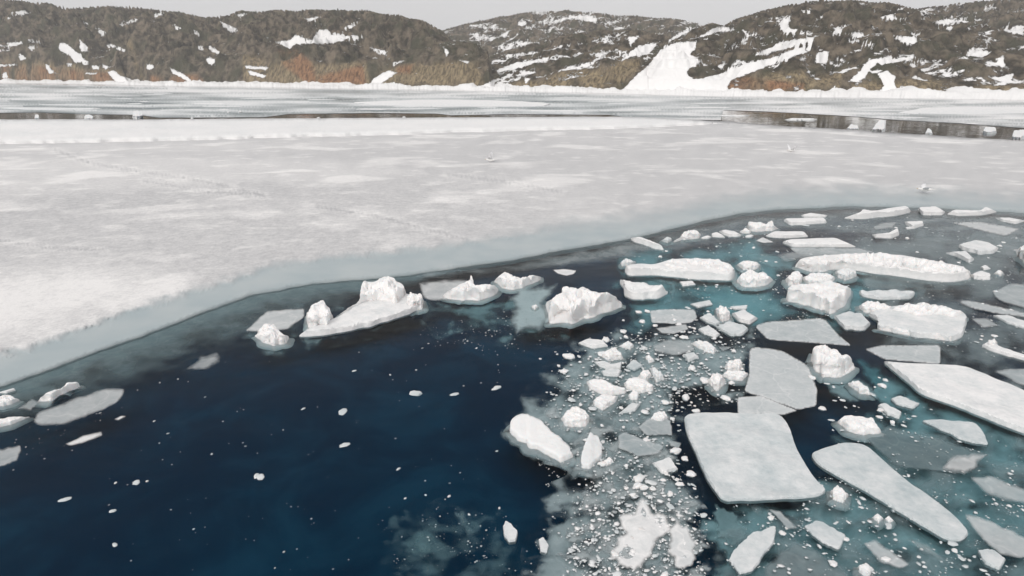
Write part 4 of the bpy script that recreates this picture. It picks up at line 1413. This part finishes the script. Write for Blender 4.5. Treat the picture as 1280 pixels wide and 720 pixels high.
GF = 'pale pack ice floe in the slushy belt below the far rocky shore'
spots = []
for k in range(95):
    for _ in range(40):
        x = rng.uniform(-60, 1340)
        top = np.interp(x, SHORE[:, 0], SHORE[:, 1]) + 5
        bot = np.interp(x, [-60, 330, 560, 800, 900, 905, 1340], [138, 138, 138, 143, 145, 134, 158])
        y = top + (bot - top) * rng.random()
        w = rng.uniform(14, 70) * (0.5 + (y - 100) / 45)
        h = rng.uniform(0.8, 1.0) * (0.9 + (y - top) / 22)
        if 555 < x < 800 and y > 141:
            continue
        if all(abs(x - a) > (w + c) * 0.42 or abs(y - b) > (h + d) * 0.5 for a, b, c, d in spots):
            spots.append((x, y, w, h))
            far_floe(x, y, w, h, GF, 'pack ice floes below the far shore', h=rng.uniform(0.15, 0.5), tone=rng.uniform(0.75, 1.05))
            break
far_floe(570, 130, 300, 11, 'broad snow-white floe lying across the middle of the slushy belt', h=0.4, tone=1.0)
far_floe(60, 136, 140, 5, 'bluish-white flat floe behind the dark lead at the far side', h=0.3, tone=0.8)
far_floe(1225, 139, 230, 13, 'wide snowy floe between the right-hand dark lead and the shore', h=0.3, tone=0.97)
far_floe(870, 155, 90, 4, 'small low snowy floe at the pointed end of the stepped ledge', h=0.3, tone=0.95)
far_floe(1000, 149, 46, 3, 'thin snow-topped floe sticking into the dark lead', h=0.5, tone=0.95)
for s_, lab in (('1088,166 1095,155 1099,150 1108,150 1106,166', 'pale ice bridge crossing the dark lead'), ('1058,161 1064,155 1072,157 1074,163 1062,163', 'small white block standing at the near lip of the dark lead, nearer the brown reflection'),
                ('1156,168 1160,160 1164,162 1166,168', 'tiny white spike at the near lip of the dark lead'), ('1228,166 1232,158 1244,159 1246,166 1236,168', 'low white lump across the dark lead near the photo edge'),
                ('1264,174 1268,163 1280,162 1284,172 1274,176', 'white lump at the photo edge in the dark lead'), ('165,147 167,139 171,138 177,140 179,147 172,149', 'white ice block standing up at the end of the narrow dark lead'),
                ('105,149 106,144 112,143 117,146 116,150', 'small greyish ice block standing in the narrow dark lead'), ('43,149 44,143 48,143 49,149', 'thin upright ice splinter standing in the narrow dark lead')):
    chunk(s_, lab, 0.38, lump=0.3, tone=0.85)
for x, y, w in ((240, 148.5, 5), (505, 146.5, 5), (398, 147.5, 5), (300, 140, 6), (285, 140.5, 4)):
    far_floe(x, y, w, 3, 'small white lump of ice on the rim of the far narrow leads', 'white lumps on the far lead rim', h=0.5, tone=1.0)


# ------------------------------------------------------------------ gulls over the ice
def feather_mat(name, c):
    m, nt, out = new_mat(name)
    b = N(nt, 'ShaderNodeBsdfPrincipled', Roughness=0.7)
    L(nt, mix(nt, noise(nt, coords(nt), 8.0), c, tuple(x * 0.85 for x in c)), b.inputs['Base Color'])
    L(nt, b.outputs[0], out.inputs['Surface'])
    return m


M_WHITE, M_WING, M_BEAK = feather_mat('white feathers', (0.85, 0.84, 0.82)), feather_mat('grey feathers', (0.85, 0.85, 0.86)), feather_mat('yellow beak', (0.6, 0.4, 0.08))


def gull(px, py, z, heading, lift, label, span=1.25):
    P = ground(px, py, z)
    bm = bmesh.new()
    prof = [(-0.30, 0.012, 0.03), (-0.24, 0.05, 0.02), (-0.12, 0.075, 0.0), (0.0, 0.088, -0.01), (0.10, 0.075, 0.0), (0.17, 0.052, 0.02), (0.22, 0.052, 0.035), (0.26, 0.042, 0.038), (0.285, 0.015, 0.035)]
    rings = []
    for x, r, zc in prof:
        rings.append([bm.verts.new((x, r * math.cos(a), zc + r * 0.9 * math.sin(a))) for a in np.linspace(0, 6.283, 12, endpoint=False)])
    for a, b in zip(rings[:-1], rings[1:]):
        for k in range(12):
            bm.faces.new((a[k], a[(k + 1) % 12], b[(k + 1) % 12], b[k]))
    bm.faces.new(rings[0][::-1])
    bm.faces.new(rings[-1])
    tail = [bm.verts.new(c) for c in ((-0.24, 0.03, 0.03), (-0.24, -0.03, 0.03), (-0.42, -0.07, 0.025), (-0.42, 0.07, 0.025), (-0.24, 0.03, 0.015), (-0.24, -0.03, 0.015), (-0.42, -0.07, 0.018), (-0.42, 0.07, 0.018))]
    for f in ((0, 1, 2, 3), (7, 6, 5, 4), (0, 3, 7, 4), (1, 5, 6, 2), (2, 6, 7, 3), (0, 4, 5, 1)):
        bm.faces.new([tail[i] for i in f])
    mats = [M_WHITE, M_WING]
    nbody = len(bm.faces)
    for s in (-1, 1):
        st = [(0.0, 0.05, 0.10, 0.05), (0.3, 0.06, 0.13, 0.075), (0.6, 0.02, 0.07, 0.06), (1.0, -0.10, -0.08, 0.01)]
        prev = None
        for f, xc, xl, th in st:
            y = s * (0.05 + f * span * 0.5 * math.cos(lift * (1 - 0.35 * f)))
            zz = 0.03 + f * span * 0.5 * math.sin(lift * (1 - 0.35 * f))
            ch = 0.24 * (1 - 0.75 * f * f)
            t = 0.012 * (1.1 - f)
            cur = [bm.verts.new(c) for c in ((xl, y, zz + t), (xl - ch, y, zz + t * .3), (xl - ch, y, zz - t * .3), (xl, y, zz - t))]
            if prev:
                for k in range(4):
                    bm.faces.new((prev[k], prev[(k + 1) % 4], cur[(k + 1) % 4], cur[k]))
            else:
                bm.faces.new(cur)
            prev = cur
        bm.faces.new(prev[::-1])
    bmesh.ops.recalc_face_normals(bm, faces=bm.faces)
    bm.faces.ensure_lookup_table()
    for k, f in enumerate(bm.faces):
        f.smooth = True
        f.material_index = 0 if k < nbody else 1
    me = bpy.data.meshes.new('gull')
    bm.to_mesh(me)
    bm.free()
    for m in mats:
        me.materials.append(m)
    o = bpy.data.objects.new('gull', me)
    COL.objects.link(o)
    o.location = P
    o.rotation_euler = (0, 0, heading)
    o.scale = (1.6, 1.6, 1.6)
    tag(o, label, 'gull')
    bm = bmesh.new()
    bmesh.ops.create_cone(bm, cap_ends=True, segments=8, radius1=0.016, radius2=0.004, depth=0.06)
    me = bpy.data.meshes.new('beak')
    bm.to_mesh(me)
    bm.free()
    me.materials.append(M_BEAK)
    b = bpy.data.objects.new('beak', me)
    COL.objects.link(b)
    b.parent = o
    b.location = (0.31, 0, 0.032)
    b.rotation_euler = (0, math.radians(95), 0)


gull(613, 200, 0.35, math.radians(175), math.radians(72), 'white gull with both wings raised high, low over the snowy sheet')
gull(989, 188, 0.3, math.radians(200), math.radians(55), 'small pale gull with wings half raised, below the brown reflection in the lead')
gull(1156, 237, 0.4, math.radians(160), math.radians(28), 'white gull gliding over the wet ice rim above the blocky floes')
